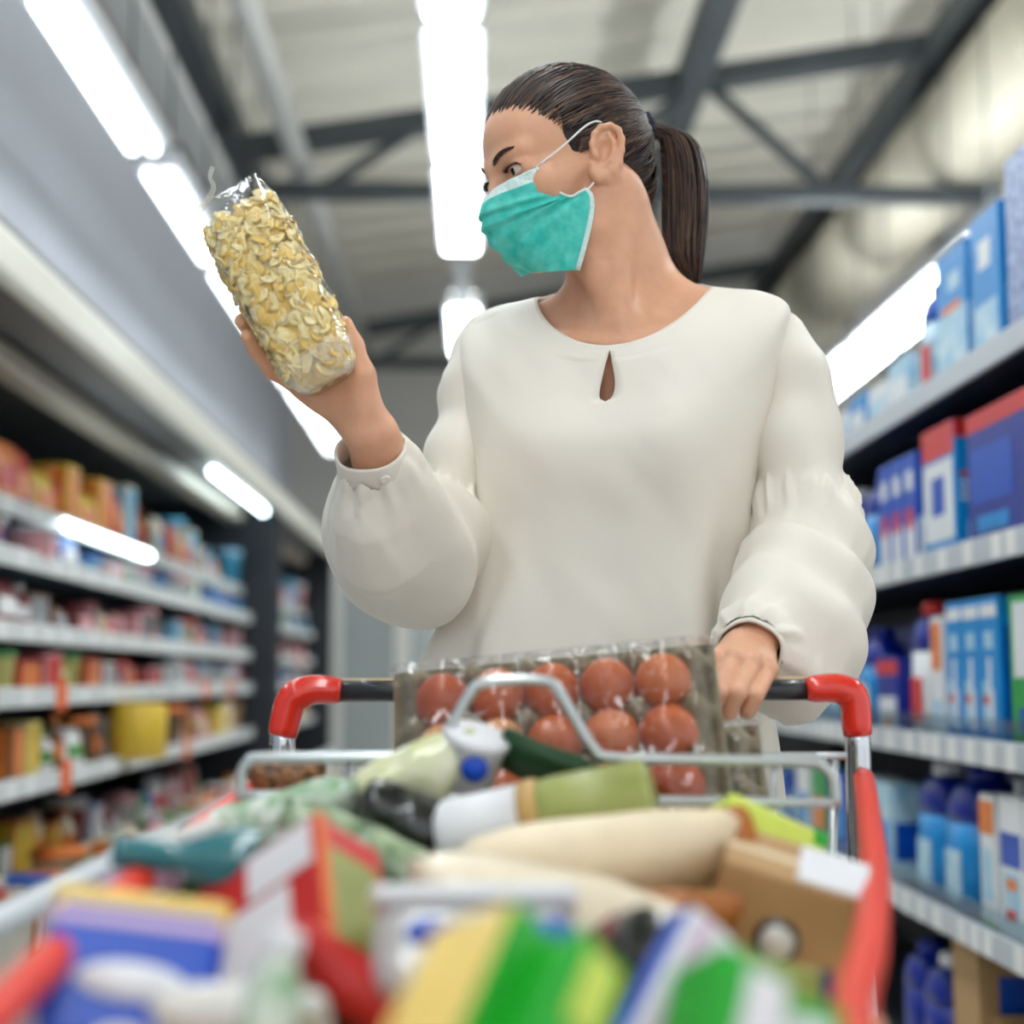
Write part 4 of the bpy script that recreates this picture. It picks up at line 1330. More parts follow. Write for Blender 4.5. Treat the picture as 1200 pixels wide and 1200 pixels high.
for s in (1, -1):
    edge = [H(s * (q[0] + 0.0008), q[1], q[2] + (0.027 * (k / 24) ** 2 if s < 0 else 0)) for k, q in enumerate(side_p)]
    wsub('bound_edge', tube_me(edge[13:], 0.0030, 8, flat=0.35), m_mask_w, mask)
    wsub('bound_edge', tube_me(edge[:14], 0.0016, 8), m_mask_w, mask)
    a, b = side_p[0], side_p[14]
    e1 = [H(s * a[0], a[1], a[2]), H(s * 0.0705, 0.034, 0.023), H(s * 0.0785, 0.002, 0.040), H(s * 0.079, -0.016, 0.040), H(s * 0.074, -0.026, 0.022)]
    wsub('ear_loop', tube_me(catmull(e1, 18), 0.0012, 6), m_loop, mask)
    e2 = [H(s * b[0], b[1], b[2]), H(s * 0.0690, 0.008, -0.0225), H(s * 0.0725, -0.004, -0.014), H(s * 0.072, -0.018, 0.0)]
    wsub('ear_loop', tube_me(catmull(e2, 14), 0.0012, 6), m_loop, mask)

# ---- blouse: yoke and trunk lofted from the neckline to the hem
NC = 144
phis = np.linspace(0, 2 * PI, NC, endpoint=False) + PI / 2      # starts at the front middle
zs = zpx
# (a0, A, F, B, z_side, z_front, z_back, power)
RG = [
    (-0.012, 0.103, 0.100, 0.072, zs(343, 1.70), zs(405, 1.60), zs(332, 1.78), 2.0),
    (-0.012, 0.126, 0.104, 0.085, zs(347, 1.70), zs(414, 1.595), zs(345, 1.79), 2.1),
    (-0.012, 0.160, 0.108, 0.095, zs(353, 1.70), zs(428, 1.59), zs(365, 1.80), 2.3),
    (-0.012, 0.186, 0.112, 0.100, zs(368, 1.70), zs(446, 1.588), zs(390, 1.80), 2.5),
    (-0.014, 0.190, 0.118, 0.100, zs(395, 1.70), zs(468, 1.58), zs(420, 1.80), 2.6),
    (-0.016, 0.184, 0.126, 0.100, zs(435, 1.70), zs(490, 1.573), zs(460, 1.80), 2.5),
    (-0.018, 0.175, 0.132, 0.098, zs(490, 1.70), zs(515, 1.567), zs(510, 1.80), 2.4),
    (-0.022, 0.163, 0.131, 0.095, zs(550, 1.70), zs(556, 1.567), zs(555, 1.80), 2.4),
    (-0.028, 0.158, 0.126, 0.092, zs(610, 1.70), zs(612, 1.57), zs(610, 1.80), 2.4),
    (-0.036, 0.162, 0.124, 0.096, zs(670, 1.70), zs(672, 1.57), zs(670, 1.80), 2.3),
    (-0.046, 0.178, 0.128, 0.106, zs(730, 1.70), zs(732, 1.57), zs(730, 1.80), 2.3),
    (-0.055, 0.194, 0.134, 0.116, zs(790, 1.70), zs(792, 1.57), zs(790, 1.80), 2.2),
    (-0.060, 0.208, 0.142, 0.125, 0.93, 0.93, 0.93, 2.2),
    (-0.064, 0.216, 0.148, 0.132, 0.86, 0.86, 0.86, 2.2)]
NR = 90
RGi = catmull(RG, NR)
def blouse_pt(row, ph, extra=0.0):
    a0, A, Fd, B, z1, z2, z3, pw = row
    c, s_ = math.cos(ph), math.sin(ph)
    cc = math.copysign(abs(c) ** (2 / pw), c); ss = math.copysign(abs(s_) ** (2 / pw), s_)
    a = a0 + (A + extra) * cc
    b = (Fd + extra if s_ > 0 else B + extra) * ss
    w = abs(s_) ** 1.4
    z = z1 * (1 - w) + (z2 if s_ > 0 else z3) * w
    return a, b, z
V = []
idx = {}
def kw(z):
    """half width of the keyhole at height z"""
    zt, zb_ = zs(409, 1.597), zs(470, 1.58)
    t = (zt - z) / (zt - zb_)
    if t <= 0 or t >= 1: return 0.0
    return 0.0125 * (t ** 0.9) * math.sqrt(max(0, 1 - t ** 5)) * 0.98
for i in range(NR):
    for j in range(NC + 1):
        ph = phis[j % NC]
        a, b, z = blouse_pt(RGi[i], ph)
        v = i / (NR - 1)
        # bust
        for s in (1, -1):
            g = math.exp(-(((a - s * 0.082 + 0.012) / 0.055) ** 2 + ((z - zs(520, 1.56)) / 0.060) ** 2)) if b > 0 else 0
            b += 0.016 * g
        # soft vertical drape below the bust, growing to the hem
        dz = max(0.0, zs(560, 1.57) - z)
        amp = min(0.016, dz * 0.075)
        da = amp * (math.sin(ph * 7 + 1.1) * 0.55 + math.sin(ph * 11 - 0.6 + z * 5) * 0.4)
        k = 1 + da / 0.15
        a, b = RGi[i][0] + (a - RGi[i][0]) * k, b * k
        # tension creases towards the shoulders and fine unevenness
        b += (0.0030 * mnoise.noise(Vector((a * 22 + z * 6, z * 7 - a * 6, 2.2))) + 0.0016 * mnoise.noise(Vector((a * 45 + z * 30, z * 16, 5.2)))) if v > 0.12 else 0
        if v < 0.04:
            b += 0.0006 * (1 - v / 0.04)
        # the keyhole slit: the front column is split and spread
        if b > 0 and abs(a) < 0.09:
            sgn = 1 if (j == NC or (0 < j <= NC // 2 and a > RGi[i][0]) or (j > NC // 2 and a > RGi[i][0])) else -1
            am = a - RGi[i][0]
            if j == 0: sgn = 1 if math.cos(phis[1]) > 0 else -1
            if j == NC: sgn = 1 if math.cos(phis[NC - 1]) > 0 else -1
            a += sgn * kw(z) * math.exp(-abs(am) / 0.020)
        V.append(T(a, b, z))
F = []
for i in range(NR - 1):
    for j in range(NC):
        F.append((i * (NC + 1) + j, (i + 1) * (NC + 1) + j, (i + 1) * (NC + 1) + j + 1, i * (NC + 1) + j + 1))
me = new_mesh('blouse', V, F, True)
bm = bmesh.new(); bm.from_mesh(me)
bm.verts.ensure_lookup_table()
# sew the front middle above and below the keyhole
for i in range(NR):
    p, q = bm.verts[i * (NC + 1)], bm.verts[i * (NC + 1) + NC]
bmesh.ops.remove_doubles(bm, verts=[bm.verts[i * (NC + 1) + e] for i in range(NR) for e in (0, NC)], dist=0.0006)
bmesh.ops.recalc_face_normals(bm, faces=bm.faces)
bm.to_mesh(me); bm.free()
me.polygons.foreach_set('use_smooth', [True] * len(me.polygons))
blouse = wpart('blouse', me, m_blouse)
tag(blouse, 'ivory satin blouse with keyhole neck and puffed sleeves')
so = blouse.modifiers.new('cloth', 'SOLIDIFY'); so.thickness = 0.0018; so.offset = 1
# neck binding
nk = [V[j] for j in range(NC)] ; nk.append(V[0])
wsub('neck_binding', tube_me(nk, 0.0019, 8, cap=False), m_blouse, blouse)

# ---- sleeves
def fold_fn(axis_dir, n, amp, t0, t1, ph=0.0, drift=0.0):
    """gathers: ridges that run along the sleeve, strongest at the gathered ends"""
    d = np.array(axis_dir, float); d /= np.linalg.norm(d)
    a = np.cross(d, (0, 1, 0)); a /= np.linalg.norm(a)
    b = np.cross(d, a)
    def fn(t, dx, dy, dz, X, Y, Z):
        ang = np.arctan2(dx * b[0] + dy * b[1] + dz * b[2], dx * a[0] + dy * a[1] + dz * a[2])
        w = np.where(t < 0.5, t0 + (0 - t0) * (t * 2), (t * 2 - 1) * t1)
        return amp * w * (np.sin(ang * n + ph + drift * t) + 0.5 * np.sin(ang * (n * 1.7) // 1 + 1.0 + ph)) * 1.0
    return fn
def wave(amp, kx, ky, kz, ph):
    def fn(t, dx, dy, dz, X, Y, Z):
        return amp * np.sin(kx * X + ky * Y + kz * Z + ph + 1.2 * np.sin(0.6 * kz * X - 0.5 * kx * Z))
    return fn

def sleeve(name, upper, extra, puff, cuff_a, cuff_b, cuff_r, wr_fn, gn):
    pts = [p for p, r in upper] + [p for p, r in puff]
    lo = np.min(pts, 0) - 0.11; hi = np.max(pts, 0) + 0.11
    S = SDF(lo, hi, 0.0026)
    for i in range(len(upper) - 1):
        S.cap(upper[i][0], upper[i + 1][0], upper[i][1], upper[i + 1][1], 0.0 if i == 0 else 0.03, fn=wave(0.0028, 40, 30, 55, 0.3))
    g, gr = upper[-1]
    d = np.array(puff[0][0]) - np.array(upper[-2][0]); d /= np.linalg.norm(d)
    first = True
    for i in range(len(puff) - 1):
        a, b = puff[i], puff[i + 1]
        ax = np.array(b[0]) - np.array(a[0])
        f1 = fold_fn(ax, 17 if first else 9, 0.0045 if first else 0.0036, 1.0 if first else 0.2, 1.0 if i == len(puff) - 2 else 0.2)
        f2 = wr_fn
        S.cap(a[0], b[0], a[1], b[1], 0.004 if first else 0.035, fn=lambda t, dx, dy, dz, X, Y, Z, f1=f1, f2=f2: f1(t, dx, dy, dz, X, Y, Z) + f2(t, dx, dy, dz, X, Y, Z))
        first = False
    for (a, b) in extra:
        S.cap(a[0], b[0], a[1], b[1], 0.03)
    # opening for the wrist
    v, f = S.surface()
    # cut the closed ends: drop faces beyond the cuff plane
    ca, cb = np.array(cuff_a), np.array(cuff_b)
    dn = (cb - ca) / np.linalg.norm(cb - ca)
    ctr = v[f].mean(1)
    ax_ = (ctr - ca) @ dn
    rad_ = np.linalg.norm(ctr - ca - ax_[:, None] * dn, axis=1)
    keep = ~((ax_ > -0.004) & (ax_ < 0.05) & (rad_ < cuff_r[0] * 0.95))
    f = f[keep]
    o = wsub(name, np_mesh(name, v, f, True, relax=1), m_blouse, blouse)
    # cuff band
    path = [ca - dn * 0.006, ca, ca + dn * 0.006, ca + dn * 0.014, cb]
    nn = 40
    side_ = np.cross(dn, (0, 0, 1)); side_ /= np.linalg.norm(side_)
    upv = np.cross(side_, dn)
    V = []
    prof = [(0.0, 0.95), (0.08, 1.0), (0.5, 1.01), (0.92, 1.0), (1.0, 0.97), (0.97, 0.90), (0.4, 0.90)]
    for (t, s) in prof:
        c = ca - dn * 0.012 + (cb - ca + dn * 0.012) * t
        for j in range(nn):
            an = 2 * PI * j / nn
            V.append(c + s * (cuff_r[0] * math.cos(an) * side_ + cuff_r[1] * math.sin(an) * upv) * (1 + 0.02 * math.sin(an * 5)))
    cu = wsub('cuff', new_mesh('cuff', V, grid_faces(len(prof), nn), True), m_blouse, blouse)
    return o, ca, cb, dn, side_, upv

z3 = lambda px, py, Y: np.array(P(px, py, Y))
# her left arm, resting on the handle
up = [(T(0.150, -0.005, zs(412, 1.67)), 0.049), (z3(922, 440, 1.665), 0.043), (z3(929, 510, 1.655), 0.046), (z3(940, 580, 1.645), 0.050)]
pf = [(z3(944, 612, 1.645), 0.062), (z3(944, 652, 1.625), 0.060), (z3(934, 712, 1.56), 0.067), (z3(922, 768, 1.522), 0.061), (z3(900, 757, 1.487), 0.040), (z3(888, 754, 1.462), 0.030)]
o, ca, cb, dn, sd_, uv_ = sleeve('sleeve', up, [((wl + (ell_ - wl) * 0.06, 0.030), (wl + (ell_ - wl) * 0.5, 0.042))], pf, z3(886, 752, 1.458), z3(878, 762, 1.432), (0.0335, 0.030), wave(0.0062, 34, 60, 38, 1.0), 0)
# her right arm, lifted with the bag
up = [(z3(590, 408, 1.735), 0.044), (z3(572, 425, 1.735), 0.040), (z3(557, 470, 1.73), 0.036), (z3(543, 530, 1.72), 0.036), (z3(533, 566, 1.71), 0.034)]
pf = [(z3(527, 588, 1.71), 0.046), (z3(515, 632, 1.70), 0.056), (z3(482, 645, 1.64), 0.074), (z3(454, 622, 1.58), 0.064), (z3(445, 588, 1.54), 0.046), (z3(439, 556, 1.511), 0.033)]
o, ca, cb, dn, sd_, uv_ = sleeve('sleeve', up, [((wr + (el - wr) * 0.18, 0.032), (wr + (el - wr) * 0.5, 0.045))], pf, z3(439, 552, 1.510), z3(433, 526, 1.488), (0.0375, 0.034), wave(0.0068, 36, 50, 34, 2.2), 0)
for k, t in enumerate((0.5, )):
    c = ca + (cb - ca) * t
    dirv = np.array((0.25, -0.9, -0.15)); dirv -= dn * dirv.dot(dn); dirv /= np.linalg.norm(dirv)
    bt = lathe_me([(0.0010, 0.0), (0.0052, 0.0), (0.0058, 0.0012), (0.0048, 0.0024), (0.002, 0.0018)], 16)
    q = Vector(dirv).to_track_quat('Z', 'Y').to_matrix().to_4x4()
    bt.transform(Matrix.Translation(c + dirv * 0.0355) @ q)
    wsub('button', bt, m_button, blouse)

# ---- trousers and shoes, hidden behind the trolley from here but standing on the floor
S = SDF((-0.12, 1.52, 0.02), (0.40, 1.90, 0.98), 0.007)
for s in (1, -1):
    S.chain([T(-0.055 + s * 0.075, -0.01, 0.86), T(-0.05 + s * 0.085, 0.0, 0.47), T(-0.05 + s * 0.09, -0.02, 0.07)], [0.088, 0.058, 0.046], 0.02, 0.02)
S.ell(T(-0.055, -0.012, 0.87), (0.158, 0.108, 0.10), np.stack([te, tf, (0, 0, 1)], 1), 0.04)
v, f = S.surface()
tr_ = wpart('trousers', np_mesh('trousers', v, f, True, relax=1), m_trouser)
for s in (1, -1):
    S = SDF(T(-0.05 + s * 0.09, 0.04, 0.05) - 0.2, T(-0.05 + s * 0.09, 0.04, 0.05) + 0.2, 0.006)
    S.ell(T(-0.05 + s * 0.09, -0.02, 0.045), (0.038, 0.045, 0.045), np.stack([te, tf, (0, 0, 1)], 1), 0.02)
    S.ell(T(-0.05 + s * 0.09, 0.08, 0.033), (0.042, 0.10, 0.033), np.stack([te, tf, (0, 0, 1)], 1), 0.03)
    sl, X, Y, Z = S._sub((-9, -9, -9), (9, 9, 9))
    S.d = np.maximum(S.d, (0.004 - Z + 0 * X + 0 * Y).astype(np.float32))
    v, f = S.surface()
    wpart('shoe', np_mesh('shoe', v, f, True, relax=1), m_shoe)
# ================================================================== bag of flakes in her raised hand
m_flake = M('flake', (250, 226, 150), 0.5, noise=0.12, nscale=90, col2=(253, 240, 196))
m_flake2 = M('flake_deep', (240, 204, 116), 0.5, noise=0.12, nscale=90)
m_bagfilm = clear_film('bag_film', (254, 254, 254), 0.012, 0.10, 0.30, 28)
m_gusset = clear_film('bag_gusset', (254, 252, 244), 0.03, 0.15, 0.5, 60, haze=0.22)
b0, b1 = np.array(P(386, 452, 1.425)), np.array(P(266, 222, 1.425))
BL = np.linalg.norm(b1 - b0)
bd = (b1 - b0) / BL
bn = np.array((-0.15, -1.0, -0.1)); bn -= bd * bn.dot(bd); bn /= np.linalg.norm(bn)      # towards the viewer
bw = np.cross(bd, bn); bw /= np.linalg.norm(bw)
if bw[0] < 0: bw = -bw
bprof = np.array([(0.00, 0.019, 0.016, 0.000), (0.03, 0.030, 0.024, 0.000), (0.12, 0.037, 0.030, 0.000), (0.26, 0.041, 0.033, 0.001), (0.5, 0.044, 0.035, 0.000), (0.72, 0.0435, 0.033, -0.001),
                  (0.86, 0.041, 0.024, 0.0), (0.95, 0.036, 0.010, 0.0), (1.0, 0.033, 0.0022, 0.0)])
def bagp(t, ang, sc=1.0, pw=2.7, wob=0.0):
    hw = np.interp(t, bprof[:, 0], bprof[:, 1]); hd = np.interp(t, bprof[:, 0], bprof[:, 2]); of = np.interp(t, bprof[:, 0], bprof[:, 3])
    c, s = math.cos(ang), math.sin(ang)
    x = hw * math.copysign(abs(c) ** (2 / pw), c); y = hd * math.copysign(abs(s) ** (2 / pw), s)
    q = 1.0
    if wob:
        q = 1 + wob * (mnoise.noise(Vector((t * 9, c * 2.2, s * 2.2))) + 0.6 * mnoise.noise(Vector((t * 22 + 4, c * 5, s * 5))))
    return b0 + bd * BL * t + bw * (of + x * sc * q) + bn * (y * sc * q)
bag = thing('cereal_bag', 'clear bag of pale yellow cereal flakes held up in her hand', 'food bag', tuple(b0))
BI = Matrix.Translation(tuple(-b0))
def bpart(name, me, mat, parent=bag):
    me.transform(BI)
    return obj(name, me, mat, parent)
nr, ncol = 56, 48
ts = np.linspace(0.0, 1.0, nr)
V = [bagp(t, 2 * PI * j / ncol, 1.0, wob=0.07) for t in ts for j in range(ncol)]
me = new_mesh('film', V, grid_faces(nr, ncol) + [tuple(range(ncol - 1, -1, -1)), tuple((nr - 1) * ncol + j for j in range(ncol))], True)
bpart('film', me, m_bagfilm)
ts = np.linspace(0.005, 0.155, 12)
V = [bagp(t, 2 * PI * j / 96, 1.012 + 0.012 * math.sin(j * 2.1) , wob=0.07) for t in ts for j in range(96)]
bpart('pleated_bottom', new_mesh('pleats', V, grid_faces(12, 96), True), m_gusset)
tw = catmull([bagp(0.975, PI * 0.98), np.array(P(250, 222, 1.425)), np.array(P(246, 208, 1.42)), np.array(P(249, 196, 1.42))], 14)
bpart('twisted_end', tube_me(tw, [0.004, 0.0034, 0.003, 0.0028, 0.0026, 0.0024, 0.0022, 0.0020, 0.0018, 0.0018, 0.0020, 0.0022, 0.0024, 0.0026], 8), m_gusset)
# flakes: core volume, then single flakes under the film
V = [bagp(t, 2 * PI * j / 30, 0.80) for t in np.linspace(0.03, 0.84, 24) for j in range(30)]
core = bpart('inner_flakes', new_mesh('core', V, grid_faces(24, 30) + [tuple(range(29, -1, -1)), tuple(23 * 30 + j for j in range(30))], True), m_flake2)
core['kind'] = 'stuff'
flakes = []
for k in range(5):
    R = random.Random(40 + k)
    V, F = [(0, 0, 0)], []
    n = 11
    cup = R.uniform(0.10, 0.32)
    for ring, rr_ in ((1, 0.55), (2, 1.0)):
        for j in range(n):
            a = 2 * PI * j / n
            r_ = 0.0080 * rr_ * (1 + 0.18 * math.sin(a * 2 + k) + R.uniform(-0.10, 0.10) * (ring == 2)) * (0.92 + 0.1 * k / 4)
            V.append((r_ * math.cos(a), 0.82 * r_ * math.sin(a), cup * r_ * r_ / 0.008 + (R.uniform(-0.0007, 0.0007) if ring == 2 else 0)))
    for j in range(n):
        F.append((0, 1 + j, 1 + (j + 1) % n)); F.append((1 + j, 1 + n + j, 1 + n + (j + 1) % n, 1 + (j + 1) % n))
    m0 = len(V)
    V += [(v[0] * 0.96, v[1] * 0.96, v[2] - 0.0009) for v in V]
    F += [tuple(i + m0 for i in f[::-1]) for f in F]
    for j in range(n): F.append((1 + n + j, m0 + 1 + n + j, m0 + 1 + n + (j + 1) % n, 1 + n + (j + 1) % n))
    me = new_mesh('flake', V, F, True)
    me.materials.append(m_flake if k % 3 else m_flake2)
    flakes.append(me)
R = random.Random(77)
count = 0
back_V, back_F = [], []
for i in range(900):
    t = 0.05 + 0.83 * ((i * 0.6180339) % 1.0)
    front = i < 300
    ang = (R.uniform(-PI * 0.06, PI * 1.06)) if front else (R.uniform(PI * 1.0, 2 * PI) if i % 2 else R.uniform(0, PI))
    p = bagp(t, ang, (0.91 if front else 0.86) + R.uniform(-0.04, 0.035))
    e1_ = bagp(t + 0.01, ang, 0.9) - bagp(t - 0.01, ang, 0.9); e2_ = bagp(t, ang + 0.05, 0.9) - bagp(t, ang - 0.05, 0.9)
    nn_ = np.cross(e1_, e2_); nn_ /= np.linalg.norm(nn_) + 1e-9
    if nn_.dot(p - (b0 + bd * BL * t)) < 0: nn_ = -nn_
    if R.random() < 0.35: nn_ = -nn_
    q = Vector(nn_).to_track_quat('Z', 'Y').to_matrix().to_4x4() @ Matrix.Rotation(R.uniform(0, 6.28), 4, 'Z') @ Matrix.Rotation(R.uniform(-0.75, 0.75), 4, 'X')
    mtx = Matrix.Translation(tuple(p - b0)) @ q @ Matrix.Scale(R.uniform(0.85, 1.3), 4)
    if front:
        o = obj('flake', R.choice(flakes), None, bag)
        o.matrix_local = mtx
    else:
        me = flakes[i % 5]; off = len(back_V)
        back_V += [tuple(mtx @ v.co) for v in me.vertices]
        back_F += [tuple(off + j for j in p_.vertices) for p_ in me.polygons]
o = obj('rear_flakes', new_mesh('rear_flakes', back_V, back_F, True), m_flake, bag); o['kind'] = 'stuff'

# ================================================================== the trolley
m_chrome = M('chrome', (205, 208, 212), 0.16, metal=1.0)
m_wire = M('zinc_wire', (196, 202, 204), 0.28, metal=0.75, noise=0.05)
m_redp = M('red_plastic', (226, 42, 20), 0.22, coat=0.6, noise=0.03)
m_redr = M('red_rail', (228, 60, 36), 0.42, noise=0.04)
m_blackp = M('black_grip', (22, 24, 28), 0.3, coat=0.3)
m_tan_reflect = M('grip_reflection', (206, 176, 128), 0.45)  # tan tone of the reflection painted on the grip
m_rubber = M('wheel_rubber', (52, 54, 58), 0.7)
cart = thing('shopping_trolley', 'wire shopping trolley with red corners and black handle, heaped with groceries', 'trolley', (0.05, 0.95, 0))
CI = Matrix.Translation((-0.05, -0.95, 0))
def cpart(name, me, mat, parent=cart):
    me.transform(CI)
    return obj(name, me, mat, parent)
hy = 1.40
hl_, hr_ = np.array(P(392, 810, hy)), np.array(P(952, 808, hy))
grip = cpart('handle', tube_me(catmull([hl_, (hl_ + hr_) / 2, hr_], 9), 0.0100, 20), m_blackp)
ins = np.array((0, 0.0045, 0.0075))
cpart('handle_reflection', tube_me(catmull([hl_ + ins, (hl_ + hr_) / 2 + ins, hr_ + ins], 9), 0.0044, 10), m_tan_reflect, grip)  # tan strip stands in for a reflection along the top of the bar
ul, ur = np.array(P(331, 862, hy)), np.array(P(1005, 862, hy))
for a, b, c, d in ((np.array(P(400, 810, hy)), np.array(P(372, 808, hy)), np.array(P(340, 824, hy)), ul), (np.array(P(944, 808, hy)), np.array(P(972, 806, hy)), np.array(P(1001, 820, hy)), ur)):
    pth = catmull([a, b, b * 0.45 + c * 0.55 + np.array((0, 0, 0.004)), c, d], 22)
    cpart('red_corner', tube_me(pth, np.interp(np.linspace(0, 1, 22), (0, 0.08, 0.6, 0.95, 1), (0.0105, 0.0128, 0.0150, 0.0140, 0.0132)), 20), m_redp)
for u_ in (ul, ur):
    lo_ = np.array((u_[0], hy - 0.03, 0.30))
    cpart('upright_post', tube_me(catmull([u_ + (0, 0, 0.01), u_ + (0, 0, -0.10), (u_[0], hy - 0.01, 0.55), lo_], 16), 0.0118, 16), m_chrome)
    cpart('screw', lathe_me([(0.001, 0), (0.004, 0), (0.004, 0.003), (0.001, 0.004)], 10), m_chrome).matrix_local = CI @ Matrix.Translation(tuple(np.array(P(1011 if u_ is ur else 336, 905, hy - 0.012)))) @ Matrix.Rotation(PI / 2, 4, 'X')
rail_r = catmull([P(1012, 912, 1.385), P(1017, 950, 1.22), P(1025, 1030, 1.0), P(1018, 1110, 0.80), P(1000, 1200, 0.655), (0.142, 0.50, 0.845)], 30)
rail_l = catmull([P(330, 905, 1.385), P(268, 948, 1.17), P(190, 1010, 0.95), P(105, 1085, 0.78), P(0, 1182, 0.66), (-0.196, 0.50, 0.848)], 30)
cpart('side_rail', tube_me(rail_r, 0.0098, 14), m_redr)
cpart('side_rail', tube_me(rail_l, 0.0098, 14), m_redr)
fr_l, fr_r = rail_l[-1], rail_r[-1]
cpart('front_bar', tube_me(catmull([fr_l, (fr_l + fr_r) / 2, fr_r], 7), 0.0098, 12), m_redr)
# basket of wires
bz0, bz1 = 0.50, 0.56
bl0, br0 = np.array((ul[0] + 0.03, 1.33, bz0)), np.array((ur[0] - 0.03, 1.33, bz0))
bl1, br1 = np.array((fr_l[0] + 0.03, 0.53, bz1)), np.array((fr_r[0] - 0.03, 0.53, bz1))
def wires(lst, r=0.0024):
    return tubes_me([(np.array([a, (np.array(a) + np.array(b)) / 2, b]), r) for a, b in lst], 6)
for nm, rail, p0, p1 in (('basket_side', rail_l, bl0, bl1), ('basket_side', rail_r, br0, br1)):
    lst = []
    for i in range(25):
        t = i / 24
        top = np.array([np.interp(t * 29, range(30), rail[:, d]) for d in range(3)])
        lst.append((top, p0 * (1 - t) + p1 * t))
    for h in (0.0, 0.33, 0.66):
        for i in range(10):
            t, t2 = i / 10, (i + 1) / 10
            g = lambda q: (p0 * (1 - q) + p1 * q) * (1 - h) + np.array([np.interp(q * 29, range(30), rail[:, d]) for d in range(3)]) * h
            lst.append((g(t), g(t2)))
    o = cpart(nm, wires(lst), m_wire); o['kind'] = 'stuff'
lst = [(bl0 * (1 - t) + br0 * t, bl1 * (1 - t) + br1 * t) for t in np.linspace(0, 1, 13)] + [(bl0 * (1 - t) + bl1 * t, br0 * (1 - t) + br1 * t) for t in np.linspace(0, 1, 9)]
o = cpart('basket_floor', wires(lst), m_wire); o['kind'] = 'stuff'
lst = [(fr_l * (1 - t) + fr_r * t, bl1 * (1 - t) + br1 * t) for t in np.linspace(0, 1, 11)] + [((fr_l * (1 - h) + bl1 * h), (fr_r * (1 - h) + br1 * h)) for h in (0.33, 0.66)]
o = cpart('basket_front', wires(lst), m_wire); o['kind'] = 'stuff'
# rear wall below the handle
cpart('rear_wire', tube_me(catmull([P(440, 885, 1.34), P(720, 885, 1.34), P(992, 886, 1.34)], 9), 0.0036, 10), m_wire)
cpart('rear_wire', tube_me(catmull([P(335, 886, 1.34), P(390, 886, 1.34), P(450, 885, 1.34)], 9), 0.0036, 10), m_wire)
cpart('rear_wire', tube_me(catmull([P(345, 1010, 1.34), P(670, 1012, 1.34), P(992, 1012, 1.34)], 9), 0.0036, 10), m_wire)
for px in (352, 411, 470, 530, 590, 650, 710, 770, 830, 870, 908, 978):
    a = np.array(P(px, 885, 1.342)); b = np.array((a[0] * 0.93, 1.335, bz0))
    cpart('rear_wire', tube_me([a, (a + b) / 2, b], 0.0030 if px != 978 else 0.0045, 8), m_wire)
# hinged flap of the child seat with its raised loop
yw = 1.12
flap = [P(283, 934, yw), P(283, 908, yw), P(290, 894, yw), P(306, 888, yw), P(400, 888, yw), P(494, 887, yw), P(512, 880, yw), P(530, 848, yw), P(552, 812, yw), P(566, 800, yw), P(600, 797, yw), P(636, 798, yw),
        P(652, 806, yw), P(672, 840, yw), P(696, 878, yw), P(716, 888, yw), P(830, 891, yw), P(945, 893, yw), P(966, 900, yw), P(977, 915, yw), P(979, 942, yw)]
cpart('seat_flap', tube_me(catmull(flap, 120), 0.0043, 12), m_wire)
cpart('seat_flap_wire', tube_me(catmull([P(276, 932, yw), P(450, 933, yw), P(740, 938, yw), P(984, 941, yw)], 20), 0.0038, 10), m_wire)
for px in (413, 905):
    cpart('seat_flap_wire', tube_me([P(px, 889, yw + 0.006), P(px, 920, yw + 0.006), P(px, 1000, yw + 0.006)], 0.0018, 8), m_wire)
# chassis and wheels
ch = [np.array((ul[0], hy - 0.03, 0.30)), np.array((ul[0] + 0.04, 1.05, 0.16)), np.array((fr_l[0] + 0.03, 0.62, 0.16))]
cr = [np.array((ur[0], hy - 0.03, 0.30)), np.array((ur[0] - 0.04, 1.05, 0.16)), np.array((fr_r[0] - 0.03, 0.62, 0.16))]
for q in (ch, cr):
    cpart('chassis_tube', tube_me(catmull(q, 14), 0.011, 12), m_chrome)
cpart('chassis_tube', tube_me([ch[1], (ch[1] + cr[1]) / 2, cr[1]], 0.010, 10), m_chrome)
for q in (ch[2], cr[2], np.array((ul[0] + 0.02, 1.30, 0.25)), np.array((ur[0] - 0.02, 1.30, 0.25))):
    fk = cpart('castor', tube_me([q + (0, 0, 0.01), (q[0], q[1], 0.15), (q[0], q[1] + 0.02, 0.07)], 0.010, 10), m_chrome)
    wh = lathe_me([(0.01, -0.012), (0.045, -0.012), (0.058, -0.008), (0.060, 0.0), (0.058, 0.008), (0.045, 0.012), (0.01, 0.012)], 24)
    wh.transform(Matrix.Translation((q[0], q[1] + 0.02, 0.061)) @ Matrix.Rotation(PI / 2, 4, 'Y'))
    cpart('wheel', wh, m_rubber, fk)

# ================================================================== eggs
m_pulp = M('grey_pulp', (146, 138, 116), 0.9, noise=0.10, nscale=30, bump=0.25, bscale=120)
m_egg = [M('egg_brown_%d' % i, c, 0.42, noise=0.10, nscale=25, sss=0.1) for i, c in enumerate(((192, 96, 48), (178, 80, 40), (204, 114, 64), (216, 154, 104)))]
m_film = clear_film('egg_film', (254, 254, 254), 0.045, 0.05, 0.6, 16)
t0_, t1_ = np.array(P(462, 792, 1.315)), np.array(P(836, 757, 1.285))
eu = t1_ - t0_; EW = np.linalg.norm(eu); eu /= EW
ev = np.array((0, -0.46, -0.89)); ev -= eu * ev.dot(eu); ev /= np.linalg.norm(ev)
en = np.cross(ev, eu); en /= np.linalg.norm(en)
if en[1] > 0: en = -en
EP = 0.0462
NCOL, NROW = 5, 5
bu = (EW - NCOL * EP) / 2
bv = 0.020
EHH = NROW * EP + 2 * bv
